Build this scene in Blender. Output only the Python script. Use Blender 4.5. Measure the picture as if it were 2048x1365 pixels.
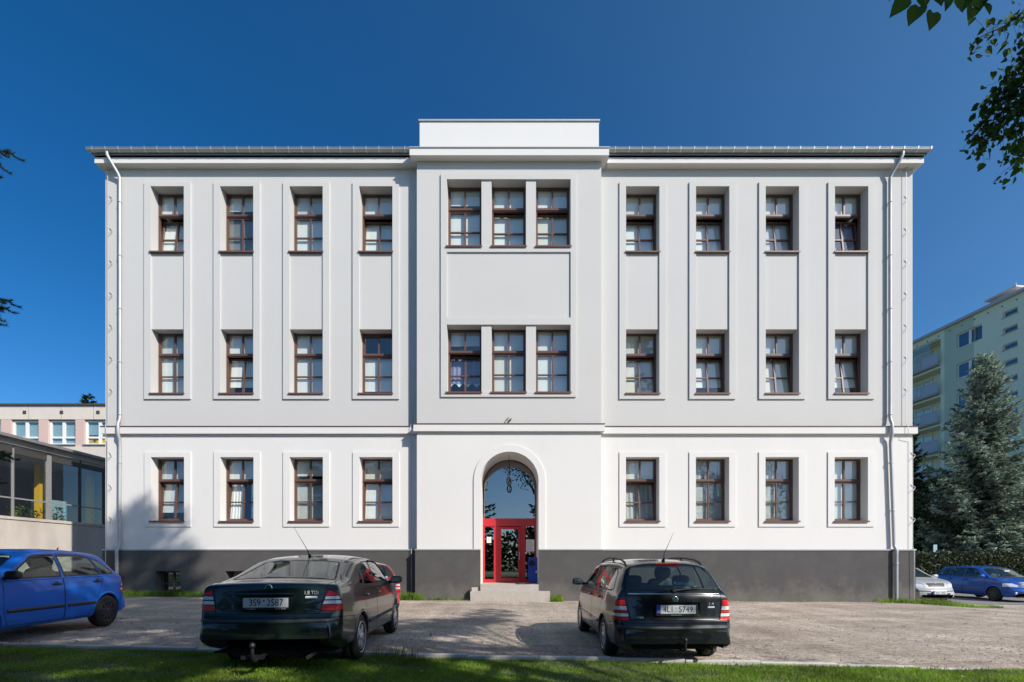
import bpy, bmesh, math, random
import numpy as np
from mathutils import Vector, Matrix
from mathutils.bvhtree import BVHTree
from mathutils.interpolate import poly_3d_calc

for o in list(bpy.data.objects):
    bpy.data.objects.remove(o)
SC = bpy.context.scene
COL = SC.collection
R = math.radians
rng = np.random.default_rng(7)
random.seed(7)

# ------------------------------------------------------------------ camera
cd = bpy.data.cameras.new('camera')
cam = bpy.data.objects.new('camera', cd)
COL.objects.link(cam)
EYE = 1.4
cam.location = (0, 0, EYE)
cam.rotation_euler = (R(90), 0, 0)
cd.sensor_width = 36.0
cd.lens = 17.0
cd.shift_y = 0.2146
cd.clip_start = 0.05
cd.clip_end = 2000
SC.camera = cam
F = 967.0
HZ = 1122.0


def at(px, py, d):
    """A point of the place, from where it shows in the 2048 px photograph and its depth."""
    return Vector(((px - 1024) / F * d, d, EYE + (HZ - py) / F * d))


# ------------------------------------------------------------------ daylight
TO_SUN = Vector((1.13, -1.0, 1.05)).normalized()
w = bpy.data.worlds.new('World')
SC.world = w
w.use_nodes = True
nt = w.node_tree
nt.nodes.clear()
wo = nt.nodes.new('ShaderNodeOutputWorld')
bg = nt.nodes.new('ShaderNodeBackground')
sky = nt.nodes.new('ShaderNodeTexSky')
sky.sky_type = 'NISHITA'
sky.sun_disc = False
sky.sun_elevation = math.asin(TO_SUN.z)
sky.sun_rotation = math.atan2(TO_SUN.x, TO_SUN.y)
sky.altitude = 600
sky.air_density = 0.85
sky.dust_density = 1.4
sky.ozone_density = 4.5
hs = nt.nodes.new('ShaderNodeHueSaturation')
hs.inputs['Saturation'].default_value = 1.3
hs.inputs['Value'].default_value = 1.0
nt.links.new(sky.outputs[0], hs.inputs['Color'])
# thin summer haze: the air grows paler all the way round towards the sun
tc = nt.nodes.new('ShaderNodeTexCoord')
dp = nt.nodes.new('ShaderNodeVectorMath')
dp.operation = 'DOT_PRODUCT'
dp.inputs[1].default_value = Vector((TO_SUN.x, TO_SUN.y, 0)).normalized()
nt.links.new(tc.outputs['Generated'], dp.inputs[0])
h1 = nt.nodes.new('ShaderNodeMath')
h1.operation = 'MULTIPLY_ADD'
h1.inputs[1].default_value = 0.5
h1.inputs[2].default_value = 0.5
nt.links.new(dp.outputs['Value'], h1.inputs[0])
h2 = nt.nodes.new('ShaderNodeMath')
h2.operation = 'POWER'
h2.inputs[1].default_value = 2.0
nt.links.new(h1.outputs[0], h2.inputs[0])
hm = nt.nodes.new('ShaderNodeMix')
hm.data_type = 'RGBA'
hm.blend_type = 'ADD'
hm.inputs[7].default_value = (1.15, 1.8, 2.1, 1)
nt.links.new(h2.outputs[0], hm.inputs[0])
nt.links.new(hs.outputs[0], hm.inputs[6])
nt.links.new(hm.outputs[2], bg.inputs[0])
bg.inputs[1].default_value = 0.116
nt.links.new(bg.outputs[0], wo.inputs[0])

sl = bpy.data.lights.new('sun', 'SUN')
so = bpy.data.objects.new('sun', sl)
COL.objects.link(so)
so.rotation_euler = TO_SUN.to_track_quat('Z', 'Y').to_euler()
so.location = (30, -30, 40)
sl.energy = 4.6
sl.angle = R(0.53)
sl.color = (1.0, 0.935, 0.84)

SC.view_settings.view_transform = 'Standard'
SC.view_settings.look = 'None'
SC.view_settings.exposure = 0.22
SC.view_settings.gamma = 1.0
SC.view_settings.use_curve_mapping = False
SC.render.engine = 'CYCLES'
SC.cycles.max_bounces = 8
SC.cycles.transparent_max_bounces = 24
SC.cycles.caustics_reflective = False
SC.cycles.caustics_refractive = False
SC.cycles.sample_clamp_indirect = 4.0
SC.cycles.use_denoising = True


# ------------------------------------------------------------------ materials
def new_mat(name):
    m = bpy.data.materials.new(name)
    m.use_nodes = True
    t = m.node_tree
    t.nodes.clear()
    return m, t, t.nodes.new('ShaderNodeOutputMaterial')


def rgba(c):
    return (c[0], c[1], c[2], 1.0)


def surf(name, base, rough=0.7, metal=0.0, spec=0.5, var=None, var2=None, bump=None, coat=0.0, island=0.0, space='Object'):
    """Principled material. var = (scale, amount, colour) mixes a second colour by noise; bump = [(scale, strength, distance), ..]."""
    m, t, out = new_mat(name)
    b = t.nodes.new('ShaderNodeBsdfPrincipled')
    b.inputs['Base Color'].default_value = rgba(base)
    b.inputs['Roughness'].default_value = rough
    b.inputs['Metallic'].default_value = metal
    b.inputs['Specular IOR Level'].default_value = spec
    b.inputs['Coat Weight'].default_value = coat
    b.inputs['Coat Roughness'].default_value = 0.03
    co = None
    if var or var2 or bump:
        co = t.nodes.new('ShaderNodeTexCoord').outputs[space]
        if space == 'Object' and False:
            pass
    src = None
    for v in (var, var2):
        if not v:
            continue
        n = t.nodes.new('ShaderNodeTexNoise')
        n.inputs['Scale'].default_value = v[0]
        n.inputs['Detail'].default_value = 6
        n.inputs['Roughness'].default_value = 0.65
        mp = t.nodes.new('ShaderNodeMapping')
        if len(v) > 3:
            mp.inputs['Scale'].default_value = v[3]
        t.links.new(co, mp.inputs[0])
        t.links.new(mp.outputs[0], n.inputs['Vector'])
        r = t.nodes.new('ShaderNodeValToRGB')
        r.color_ramp.elements[0].position = 0.38
        r.color_ramp.elements[1].position = 0.68
        t.links.new(n.outputs[0], r.inputs[0])
        mu = t.nodes.new('ShaderNodeMath')
        mu.operation = 'MULTIPLY'
        mu.inputs[1].default_value = v[1]
        t.links.new(r.outputs[0], mu.inputs[0])
        mx = t.nodes.new('ShaderNodeMix')
        mx.data_type = 'RGBA'
        t.links.new(mu.outputs[0], mx.inputs[0])
        if src:
            t.links.new(src, mx.inputs[6])
        else:
            mx.inputs[6].default_value = rgba(base)
        mx.inputs[7].default_value = rgba(v[2])
        src = mx.outputs[2]
    if island:
        g = t.nodes.new('ShaderNodeNewGeometry')
        mr = t.nodes.new('ShaderNodeMapRange')
        mr.inputs[3].default_value = 1 - island
        mr.inputs[4].default_value = 1 + island
        t.links.new(g.outputs['Random Per Island'], mr.inputs[0])
        hv = t.nodes.new('ShaderNodeHueSaturation')
        t.links.new(mr.outputs[0], hv.inputs['Value'])
        if src:
            t.links.new(src, hv.inputs['Color'])
        else:
            hv.inputs['Color'].default_value = rgba(base)
        src = hv.outputs[0]
    if src:
        t.links.new(src, b.inputs['Base Color'])
    nrm = None
    for bp in (bump or []):
        n = t.nodes.new('ShaderNodeTexNoise')
        n.inputs['Scale'].default_value = bp[0]
        n.inputs['Detail'].default_value = 4
        t.links.new(co, n.inputs['Vector'])
        k = t.nodes.new('ShaderNodeBump')
        k.inputs['Strength'].default_value = bp[1]
        k.inputs['Distance'].default_value = bp[2]
        t.links.new(n.outputs[0], k.inputs['Height'])
        if nrm:
            t.links.new(nrm, k.inputs['Normal'])
        nrm = k.outputs[0]
    if nrm:
        t.links.new(nrm, b.inputs['Normal'])
    t.links.new(b.outputs[0], out.inputs[0])
    return m


def glass(name, tint=(0.9, 0.95, 0.93), boost=1.5, add=0.03, ripple=0.0, rough=0.0):
    m, t, out = new_mat(name)
    tr = t.nodes.new('ShaderNodeBsdfTransparent')
    tr.inputs[0].default_value = rgba(tint)
    gl = t.nodes.new('ShaderNodeBsdfGlossy')
    gl.inputs['Roughness'].default_value = rough
    gl.inputs['Color'].default_value = (1, 1, 1, 1)
    fr = t.nodes.new('ShaderNodeFresnel')
    ge = t.nodes.new('ShaderNodeNewGeometry')
    io = t.nodes.new('ShaderNodeMath')      # a thin pane reflects alike from both sides
    io.operation = 'MULTIPLY_ADD'
    io.inputs[1].default_value = 1 / 1.5 - 1.5
    io.inputs[2].default_value = 1.5
    t.links.new(ge.outputs['Backfacing'], io.inputs[0])
    t.links.new(io.outputs[0], fr.inputs[0])
    ma = t.nodes.new('ShaderNodeMath')
    ma.operation = 'MULTIPLY_ADD'
    ma.use_clamp = True
    ma.inputs[1].default_value = boost
    ma.inputs[2].default_value = add
    t.links.new(fr.outputs[0], ma.inputs[0])
    mx = t.nodes.new('ShaderNodeMixShader')
    t.links.new(ma.outputs[0], mx.inputs[0])
    t.links.new(tr.outputs[0], mx.inputs[1])
    t.links.new(gl.outputs[0], mx.inputs[2])
    if ripple:
        co = t.nodes.new('ShaderNodeTexCoord')
        n = t.nodes.new('ShaderNodeTexNoise')
        n.inputs['Scale'].default_value = 1.3
        n.inputs['Detail'].default_value = 1
        t.links.new(co.outputs['Object'], n.inputs['Vector'])
        k = t.nodes.new('ShaderNodeBump')
        k.inputs['Strength'].default_value = ripple
        k.inputs['Distance'].default_value = 0.02
        t.links.new(n.outputs[0], k.inputs['Height'])
        t.links.new(k.outputs[0], gl.inputs['Normal'])
    t.links.new(mx.outputs[0], out.inputs[0])
    return m


def leafmat(name, c, c2, trans=0.35, rough=0.55, vary=0.35, spec=0.35):
    m, t, out = new_mat(name)
    g = t.nodes.new('ShaderNodeNewGeometry')
    mx = t.nodes.new('ShaderNodeMix')
    mx.data_type = 'RGBA'
    t.links.new(g.outputs['Random Per Island'], mx.inputs[0])
    mx.inputs[6].default_value = rgba(c)
    mx.inputs[7].default_value = rgba(c2)
    co = t.nodes.new('ShaderNodeTexCoord')
    n = t.nodes.new('ShaderNodeTexNoise')
    n.inputs['Scale'].default_value = 1.1
    n.inputs['Detail'].default_value = 3
    t.links.new(co.outputs['Object'], n.inputs['Vector'])
    mr = t.nodes.new('ShaderNodeMapRange')
    mr.inputs[1].default_value = 0.3
    mr.inputs[2].default_value = 0.7
    mr.inputs[3].default_value = 1 - vary
    mr.inputs[4].default_value = 1 + vary
    t.links.new(n.outputs[0], mr.inputs[0])
    hv = t.nodes.new('ShaderNodeHueSaturation')
    t.links.new(mr.outputs[0], hv.inputs['Value'])
    t.links.new(mx.outputs[2], hv.inputs['Color'])
    p = t.nodes.new('ShaderNodeBsdfPrincipled')
    p.inputs['Roughness'].default_value = rough
    p.inputs['Specular IOR Level'].default_value = spec
    t.links.new(hv.outputs[0], p.inputs['Base Color'])
    tl = t.nodes.new('ShaderNodeBsdfTranslucent')
    t.links.new(hv.outputs[0], tl.inputs[0])
    ms = t.nodes.new('ShaderNodeMixShader')
    ms.inputs[0].default_value = trans
    t.links.new(p.outputs[0], ms.inputs[1])
    t.links.new(tl.outputs[0], ms.inputs[2])
    t.links.new(ms.outputs[0], out.inputs[0])
    return m


def paint(name, base, metal=0.0, rough=0.35, coat=1.0):
    """Car paint outside, grey lining on the inner side of the sheet."""
    m, t, out = new_mat(name)
    b = t.nodes.new('ShaderNodeBsdfPrincipled')
    b.inputs['Base Color'].default_value = rgba(base)
    b.inputs['Metallic'].default_value = metal
    b.inputs['Roughness'].default_value = rough
    b.inputs['Coat Weight'].default_value = coat
    b.inputs['Coat Roughness'].default_value = 0.02
    b.inputs['Coat IOR'].default_value = 1.5
    b.inputs['Specular IOR Level'].default_value = 0.3
    d = t.nodes.new('ShaderNodeBsdfDiffuse')
    d.inputs[0].default_value = (0.12, 0.12, 0.115, 1)
    g = t.nodes.new('ShaderNodeNewGeometry')
    ms = t.nodes.new('ShaderNodeMixShader')
    t.links.new(g.outputs['Backfacing'], ms.inputs[0])
    t.links.new(b.outputs[0], ms.inputs[1])
    t.links.new(d.outputs[0], ms.inputs[2])
    co = t.nodes.new('ShaderNodeTexCoord')
    n = t.nodes.new('ShaderNodeTexNoise')
    n.inputs['Scale'].default_value = 2.2
    n.inputs['Detail'].default_value = 5
    t.links.new(co.outputs['Object'], n.inputs['Vector'])
    mr = t.nodes.new('ShaderNodeMapRange')
    mr.inputs[1].default_value = 0.35
    mr.inputs[2].default_value = 0.75
    mr.inputs[3].default_value = 0.02
    mr.inputs[4].default_value = 0.07
    t.links.new(n.outputs[0], mr.inputs[0])
    t.links.new(mr.outputs[0], b.inputs['Coat Roughness'])
    t.links.new(ms.outputs[0], out.inputs[0])
    return m


M = {}
M['plaster_grey'] = surf('plaster_grey', (0.575, 0.57, 0.562), 0.9, spec=0.2, var=(0.45, 0.5, (0.54, 0.535, 0.527)), var2=(1.1, 0.25, (0.56, 0.553, 0.54), (1, 1, 0.3)), bump=[(26, 0.35, 0.006), (160, 0.45, 0.003)])
M['plaster_white'] = surf('plaster_white', (0.725, 0.715, 0.70), 0.9, spec=0.2, var=(0.5, 0.45, (0.69, 0.68, 0.665)), var2=(1.2, 0.25, (0.665, 0.655, 0.64), (1, 1, 0.3)), bump=[(26, 0.3, 0.006), (160, 0.4, 0.003)])
M['plinth'] = surf('plinth_render', (0.072, 0.069, 0.070), 0.95, spec=0.2, var=(1.6, 0.6, (0.105, 0.10, 0.10)), var2=(60, 0.45, (0.15, 0.148, 0.145)), bump=[(120, 0.6, 0.006)])
M['zinc'] = surf('zinc_sheet', (0.44, 0.46, 0.475), 0.5, metal=0.4, var=(3, 0.5, (0.34, 0.355, 0.37)))
M['zinc_dull'] = surf('dull_zinc', (0.46, 0.48, 0.49), 0.5, metal=0.3, var=(4, 0.4, (0.36, 0.37, 0.38)))
M['flashing'] = surf('brown_flashing', (0.15, 0.075, 0.06), 0.45, spec=0.4)
M['gap_shade'] = surf('painted_gap_shade', (0.012, 0.012, 0.012), 0.9)  # near-black colour paints the shade between cornice and gutter
M['wood'] = surf('brown_window_frame', (0.125, 0.066, 0.050), 0.45, var=(6, 0.5, (0.095, 0.050, 0.038), (1, 1, 0.15)))
M['glass'] = glass('window_glass', (0.9, 0.94, 0.93), 1.9, 0.05, 0.012)
M['glass_door'] = glass('door_glass', (0.55, 0.58, 0.57), 2.6, 0.14, 0.01)
M['blind'] = surf('white_roller_blind', (0.88, 0.90, 0.88), 0.85, var=(3, 0.2, (0.80, 0.82, 0.81)))
M['curtain'] = surf('sheer_curtain', (0.55, 0.57, 0.58), 0.9, var=(14, 0.4, (0.40, 0.42, 0.44), (1, 1, 0.08)))
M['mauve'] = surf('mauve_curtain', (0.22, 0.24, 0.42), 0.9, var=(14, 0.5, (0.42, 0.44, 0.60), (1, 1, 0.1)))
M['lace'] = surf('white_lace', (0.72, 0.74, 0.78), 0.9)
M['dim_room'] = surf('painted_dim_room', (0.05, 0.05, 0.052), 0.95)  # near-black colour paints the dimness of unlit rooms
M['red'] = surf('red_door_paint', (0.52, 0.025, 0.03), 0.4, var=(5, 0.3, (0.42, 0.02, 0.025)), coat=0.15)
M['stone'] = surf('pale_stone_step', (0.46, 0.42, 0.38), 0.85, var=(7, 0.5, (0.33, 0.29, 0.26)), bump=[(40, 0.4, 0.006)])
M['concrete'] = surf('weathered_concrete', (0.62, 0.57, 0.52), 0.92, var=(1.2, 0.7, (0.42, 0.36, 0.32), (1, 1, 0.35)), var2=(14, 0.35, (0.50, 0.45, 0.41)), bump=[(50, 0.4, 0.006)])
M['steel_frame'] = surf('grey_steel_profile', (0.34, 0.34, 0.335), 0.55, metal=0.2, var=(8, 0.4, (0.25, 0.24, 0.235)))
M['dark_steel'] = surf('dark_steel', (0.06, 0.058, 0.055), 0.6)
M['roof_sheet'] = surf('ribbed_roof_sheet', (0.30, 0.30, 0.30), 0.5, metal=0.3, var=(5, 0.4, (0.2, 0.2, 0.2)))
M['cream'] = surf('cream_panel', (0.66, 0.59, 0.53), 0.9, var=(1.2, 0.5, (0.56, 0.48, 0.43), (1, 1, 0.5)))
M['pink'] = surf('faded_pink_panel', (0.62, 0.44, 0.40), 0.9, var=(1.5, 0.5, (0.55, 0.42, 0.38), (1, 1, 0.4)))
M['white'] = surf('white_plastic', (0.80, 0.80, 0.80), 0.35)
M['yellow'] = surf('yellow_paint', (0.75, 0.45, 0.02), 0.6)
M['blueblind'] = surf('pale_blue_blind', (0.30, 0.46, 0.52), 0.8)
M['block'] = surf('mint_render', (0.76, 0.80, 0.62), 0.92, var=(0.5, 0.3, (0.71, 0.75, 0.58)))
M['block_dark'] = surf('sage_render', (0.52, 0.60, 0.46), 0.92, var=(0.6, 0.3, (0.49, 0.57, 0.43)))
M['pebble'] = surf('slab_underside', (0.34, 0.33, 0.31), 0.9)
M['railing'] = surf('painted_railing', (0.42, 0.45, 0.50), 0.5)
M['asphalt'] = surf('road_asphalt', (0.19, 0.185, 0.18), 0.93, var=(2.0, 0.4, (0.15, 0.145, 0.14)), var2=(130, 0.6, (0.28, 0.27, 0.26)), bump=[(150, 0.5, 0.006)], space='Object')
M['lawnsoil'] = surf('lawn_soil', (0.06, 0.09, 0.025), 0.95, var=(2.2, 0.5, (0.10, 0.11, 0.04)), bump=[(60, 0.6, 0.02)])
M['field'] = surf('far_ground', (0.15, 0.16, 0.09), 0.95, var=(0.1, 0.5, (0.19, 0.18, 0.12)))
M['kerb'] = surf('concrete_kerb', (0.55, 0.53, 0.50), 0.9, var=(9, 0.5, (0.40, 0.38, 0.35)), bump=[(70, 0.4, 0.005)], island=0.08)
M['bark'] = surf('grey_bark', (0.085, 0.065, 0.05), 0.95, var=(12, 0.6, (0.045, 0.035, 0.03), (1, 1, 0.25)), bump=[(20, 0.7, 0.03)])
M['blue_needle'] = leafmat('blue_spruce_needles', (0.07, 0.125, 0.09), (0.58, 0.66, 0.54), 0.22, 0.6, 0.6)
M['needle'] = leafmat('spruce_needles', (0.018, 0.04, 0.018), (0.045, 0.075, 0.03), 0.15, 0.55, 0.35)
M['leaf_dark'] = leafmat('dark_leaves', (0.02, 0.045, 0.014), (0.05, 0.085, 0.025), 0.3)
M['leaf_mid'] = leafmat('green_leaves', (0.035, 0.07, 0.015), (0.085, 0.125, 0.03), 0.35)
M['linden'] = leafmat('linden_leaves', (0.03, 0.085, 0.012), (0.08, 0.15, 0.028), 0.42, 0.6, 0.35, 0.12)
M['hedge'] = leafmat('hedge_leaves', (0.018, 0.034, 0.010), (0.05, 0.062, 0.022), 0.2)
M['grass'] = leafmat('grass_blades', (0.15, 0.29, 0.025), (0.30, 0.42, 0.07), 0.5, 0.5, 0.5)
M['dry'] = leafmat('dry_grass', (0.24, 0.22, 0.07), (0.16, 0.24, 0.05), 0.4, 0.6, 0.3)
M['binblue'] = surf('blue_bin_paint', (0.015, 0.06, 0.42), 0.35, coat=0.3)
M['paper'] = surf('white_paper', (0.78, 0.77, 0.74), 0.8)
M['print'] = surf('printed_lines', (0.12, 0.12, 0.13), 0.8)
M['mat'] = surf('brown_doormat', (0.10, 0.06, 0.045), 0.95, bump=[(90, 0.7, 0.01)])
M['iron'] = surf('wrought_iron', (0.03, 0.028, 0.026), 0.55, metal=0.5)
M['wire'] = surf('conductor_wire', (0.52, 0.50, 0.48), 0.5, metal=0.5)
M['handle'] = surf('brushed_handle', (0.6, 0.6, 0.6), 0.3, metal=0.9)
# cars
M['car_green'] = paint('dark_green_car_paint', (0.007, 0.015, 0.012), 0.2, 0.3, 0.9)
M['car_black'] = paint('black_car_paint', (0.004, 0.006, 0.007), 0.1, 0.3, 0.8)
M['car_blue'] = paint('blue_car_paint', (0.002, 0.12, 0.54), 0.0, 0.5, 0.35)
M['car_blue2'] = paint('dark_blue_car_paint', (0.003, 0.065, 0.33), 0.1, 0.4, 0.6)
M['car_silver'] = paint('silver_car_paint', (0.40, 0.41, 0.41), 0.25, 0.45, 0.5)
M['car_red'] = paint('red_car_paint', (0.36, 0.012, 0.02), 0.1, 0.4)
M['carglass'] = glass('car_glass', (0.66, 0.75, 0.71), 1.2, 0.0)
M['rubber'] = surf('black_rubber', (0.014, 0.014, 0.014), 0.75, spec=0.35, var=(9, 0.4, (0.03, 0.028, 0.026)))
M['seam'] = surf('panel_gap', (0.004, 0.004, 0.004), 0.9, spec=0.1)
M['trim'] = surf('black_trim', (0.012, 0.012, 0.013), 0.5)
M['bumper_grey'] = surf('dark_bumper_plastic', (0.035, 0.04, 0.04), 0.5)
M['alloy'] = surf('alloy_wheel', (0.60, 0.61, 0.62), 0.3, metal=0.8)
M['blackrim'] = surf('black_wheel_cover', (0.022, 0.022, 0.023), 0.45)
M['under'] = surf('underbody', (0.012, 0.012, 0.012), 0.9)
M['seat'] = surf('grey_seat_cloth', (0.10, 0.105, 0.11), 0.9)
M['dash'] = surf('dark_dashboard', (0.03, 0.03, 0.032), 0.7)
M['redlamp'] = surf('red_lamp_lens', (0.80, 0.015, 0.015), 0.3, spec=0.2, coat=0.2, bump=[(60, 0.2, 0.004)])
M['clearlamp'] = surf('clear_lamp_lens', (0.72, 0.70, 0.68), 0.12, coat=0.8, bump=[(60, 0.3, 0.004)])
M['headlamp'] = surf('headlamp_lens', (0.75, 0.77, 0.78), 0.08, metal=0.3, coat=1.0, bump=[(30, 0.3, 0.01)])
M['chrome'] = surf('chrome', (0.75, 0.76, 0.77), 0.12, metal=1.0)
M['plate'] = surf('white_plate', (0.62, 0.65, 0.68), 0.4)
M['plateblue'] = surf('plate_blue_band', (0.01, 0.05, 0.45), 0.4)
M['ink'] = surf('black_ink', (0.01, 0.01, 0.01), 0.5)
M['redink'] = surf('red_ink', (0.5, 0.03, 0.03), 0.5)
M['cyan'] = surf('cyan_sticker', (0.15, 0.50, 0.58), 0.6)
M['letter'] = surf('silver_letters', (0.70, 0.71, 0.72), 0.4, metal=0.1)
M['zinc_b'] = surf('bright_zinc', (0.72, 0.75, 0.78), 0.45, metal=0.4)
M['blind2'] = surf('cream_roller_blind', (0.80, 0.78, 0.70), 0.85)
M['blind3'] = surf('grey_roller_blind', (0.66, 0.70, 0.71), 0.85, var=(4, 0.3, (0.58, 0.62, 0.64)))
M['badge'] = surf('green_badge', (0.02, 0.09, 0.05), 0.3, coat=0.5)


# ------------------------------------------------------------------ mesh helpers
class MB:
    """Collects boxes, tubes, lathes and loose polygons into ONE mesh."""

    def __init__(s):
        s.v, s.f, s.m, s.sm = [], [], [], []

    def poly(s, pts, mi=0, smooth=False):
        n = len(s.v)
        s.v += [tuple(p) for p in pts]
        s.f.append(list(range(n, n + len(pts))))
        s.m.append(mi)
        s.sm.append(smooth)

    def grid(s, rows, mi=0, smooth=True, closed=False):
        n = len(s.v)
        k = len(rows[0])
        for r in rows:
            s.v += [tuple(p) for p in r]
        for i in range(len(rows) - 1):
            for j in range(k if closed else k - 1):
                a, b = n + i * k + j, n + i * k + (j + 1) % k
                s.f.append([a, b, b + k, a + k])
                s.m.append(mi)
                s.sm.append(smooth)

    def box(s, x0, x1, y0, y1, z0, z1, mi=0, bev=0.0, xf=None):
        if x0 > x1: x0, x1 = x1, x0
        if y0 > y1: y0, y1 = y1, y0
        if z0 > z1: z0, z1 = z1, z0
        n = len(s.v)
        c = [(x0, y0, z0), (x1, y0, z0), (x1, y1, z0), (x0, y1, z0), (x0, y0, z1), (x1, y0, z1), (x1, y1, z1), (x0, y1, z1)]
        if xf is not None:
            c = [tuple(xf @ Vector(p)) for p in c]
        s.v += c
        for f in ((0, 3, 2, 1), (4, 5, 6, 7), (0, 1, 5, 4), (1, 2, 6, 5), (2, 3, 7, 6), (3, 0, 4, 7)):
            s.f.append([n + i for i in f])
            s.m.append(mi)
            s.sm.append(False)

    def tube(s, path, r, n=8, mi=0, caps=True, rx=None):
        path = [Vector(p) for p in path]
        rad = r if hasattr(r, '__len__') else [r] * len(path)
        rows = []
        up = None
        for i, p in enumerate(path):
            d = (path[min(i + 1, len(path) - 1)] - path[max(i - 1, 0)]).normalized()
            if up is None:
                up = d.orthogonal().normalized()
            else:
                up = (up - d * up.dot(d))
                up = up.normalized() if up.length > 1e-6 else d.orthogonal().normalized()
            sd = d.cross(up)
            rows.append([p + (up * math.cos(2 * math.pi * k / n) + sd * math.sin(2 * math.pi * k / n)) * rad[i] for k in range(n)])
        s.grid(rows, mi, True, True)
        if caps:
            s.poly(rows[0][::-1], mi)
            s.poly(rows[-1], mi)

    def lathe(s, prof, n=24, mi=0, axis='y', c=(0, 0, 0), smooth=True):
        """prof: list of (offset along axis, radius)."""
        rows = []
        for a, r in prof:
            row = []
            for k in range(n):
                t = 2 * math.pi * k / n
                u, v_ = r * math.cos(t), r * math.sin(t)
                p = (u, a, v_) if axis == 'y' else ((u, v_, a) if axis == 'z' else (a, u, v_))
                row.append((p[0] + c[0], p[1] + c[1], p[2] + c[2]))
            rows.append(row)
        s.grid(rows, mi, smooth, True)

    def build(s, name, mats, parent=None, loc=None, kind=None):
        me = bpy.data.meshes.new(name)
        me.from_pydata(s.v, [], s.f)
        mats = mats if isinstance(mats, (list, tuple)) else [mats]
        for m in mats:
            me.materials.append(M[m] if isinstance(m, str) else m)
        me.polygons.foreach_set('material_index', s.m)
        me.polygons.foreach_set('use_smooth', s.sm)
        me.update()
        return link(name, me, parent, loc, kind)


def link(name, data, parent=None, loc=None, kind=None):
    o = bpy.data.objects.new(name, data)
    COL.objects.link(o)
    if loc is not None:
        o.location = loc
    if parent is not None:
        o.parent = parent
    if kind:
        o['kind'] = kind
    return o


def thing(name, label, cat, loc=(0, 0, 0), rz=0.0, group=None):
    o = link(name, None, None, loc)
    o.rotation_euler = (0, 0, rz)
    tag(o, label, cat, group)
    return o


def tag(o, label, cat, group=None):
    o['label'] = label
    o['category'] = cat
    if group:
        o['group'] = group
    return o


def soup(name, P, mats, parent=None, mi=None, smooth=False, kind=None, loc=None):
    """A mesh of N loose polygons with k corners: P is (N, k, 3)."""
    P = np.asarray(P, dtype=np.float32)
    n, k = P.shape[:2]
    me = bpy.data.meshes.new(name)
    me.vertices.add(n * k)
    me.vertices.foreach_set('co', P.reshape(-1))
    me.loops.add(n * k)
    me.loops.foreach_set('vertex_index', np.arange(n * k, dtype=np.int32))
    me.polygons.add(n)
    me.polygons.foreach_set('loop_start', np.arange(0, n * k, k, dtype=np.int32))
    me.polygons.foreach_set('loop_total', np.full(n, k, dtype=np.int32))
    if mi is not None:
        me.polygons.foreach_set('material_index', np.asarray(mi, dtype=np.int32))
    for m in (mats if isinstance(mats, (list, tuple)) else [mats]):
        me.materials.append(M[m])
    me.update(calc_edges=True)
    me.validate()
    return link(name, me, parent, loc, kind)


def text(name, body, size, mat, parent, loc, rot, sx=1.0, align='CENTER', thick=0.0008):
    c = bpy.data.curves.new(name, 'FONT')
    c.body = body
    c.size = size
    c.extrude = thick
    c.align_x = align
    c.align_y = 'CENTER'
    c.materials.append(M[mat])
    tmp_ = link('tmp_text', c)
    bpy.context.view_layer.update()
    me_ = bpy.data.meshes.new_from_object(tmp_.evaluated_get(bpy.context.evaluated_depsgraph_get()))
    bpy.data.objects.remove(tmp_)
    bpy.data.curves.remove(c)
    me_.name = name
    o = link(name, me_, parent, loc)
    o.rotation_euler = rot
    o.scale = (sx, 1, 1)
    return o


def dup(root):
    r = root.copy()
    COL.objects.link(r)
    for ch in list(root.children):
        c = ch.copy()
        COL.objects.link(c)
        c.parent = r
        for g in ch.children:
            d = g.copy()
            COL.objects.link(d)
            d.parent = c
    return r


GX = [-200, -14.6, -9, 0, 14, 16, 20, 60, 200]
GZ = [0.20, 0.17, 0.11, 0.0, -0.09, -0.24, -0.28, -0.4, -0.4]


def gz(x):
    return float(np.interp(x, GX, GZ))

# ================================================================== the setting
def sheet(name, xs, ys, zf, mat, kind='structure'):
    mb = MB()
    mb.grid([[(x, y, zf(x, y)) for x in xs] for y in ys], 0, True)
    return mb.build(name, mat, kind=kind)


# kerb line, from left to right across the picture
def kerb_y(x):
    return 7.29 + (x + 7.7) / 14.4 * (6.36 - 7.29)


# gravelly lot: worn asphalt with loose grit
m, t, out = new_mat('gravel_lot')
b = t.nodes.new('ShaderNodeBsdfPrincipled')
b.inputs['Roughness'].default_value = 0.95
b.inputs['Specular IOR Level'].default_value = 0.2
co = t.nodes.new('ShaderNodeTexCoord').outputs['Object']


def _noise(scale, detail=6, vec=None, mscale=None):
    n = t.nodes.new('ShaderNodeTexNoise')
    n.inputs['Scale'].default_value = scale
    n.inputs['Detail'].default_value = detail
    n.inputs['Roughness'].default_value = 0.65
    if mscale:
        mp = t.nodes.new('ShaderNodeMapping')
        mp.inputs['Scale'].default_value = mscale
        t.links.new(co, mp.inputs[0])
        t.links.new(mp.outputs[0], n.inputs['Vector'])
    else:
        t.links.new(co, n.inputs['Vector'])
    return n.outputs[0]


def _ramp(src, a, b_, ca, cb):
    r = t.nodes.new('ShaderNodeValToRGB')
    r.color_ramp.elements[0].position = a
    r.color_ramp.elements[1].position = b_
    r.color_ramp.elements[0].color = rgba(ca)
    r.color_ramp.elements[1].color = rgba(cb)
    t.links.new(src, r.inputs[0])
    return r.outputs[0]


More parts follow.
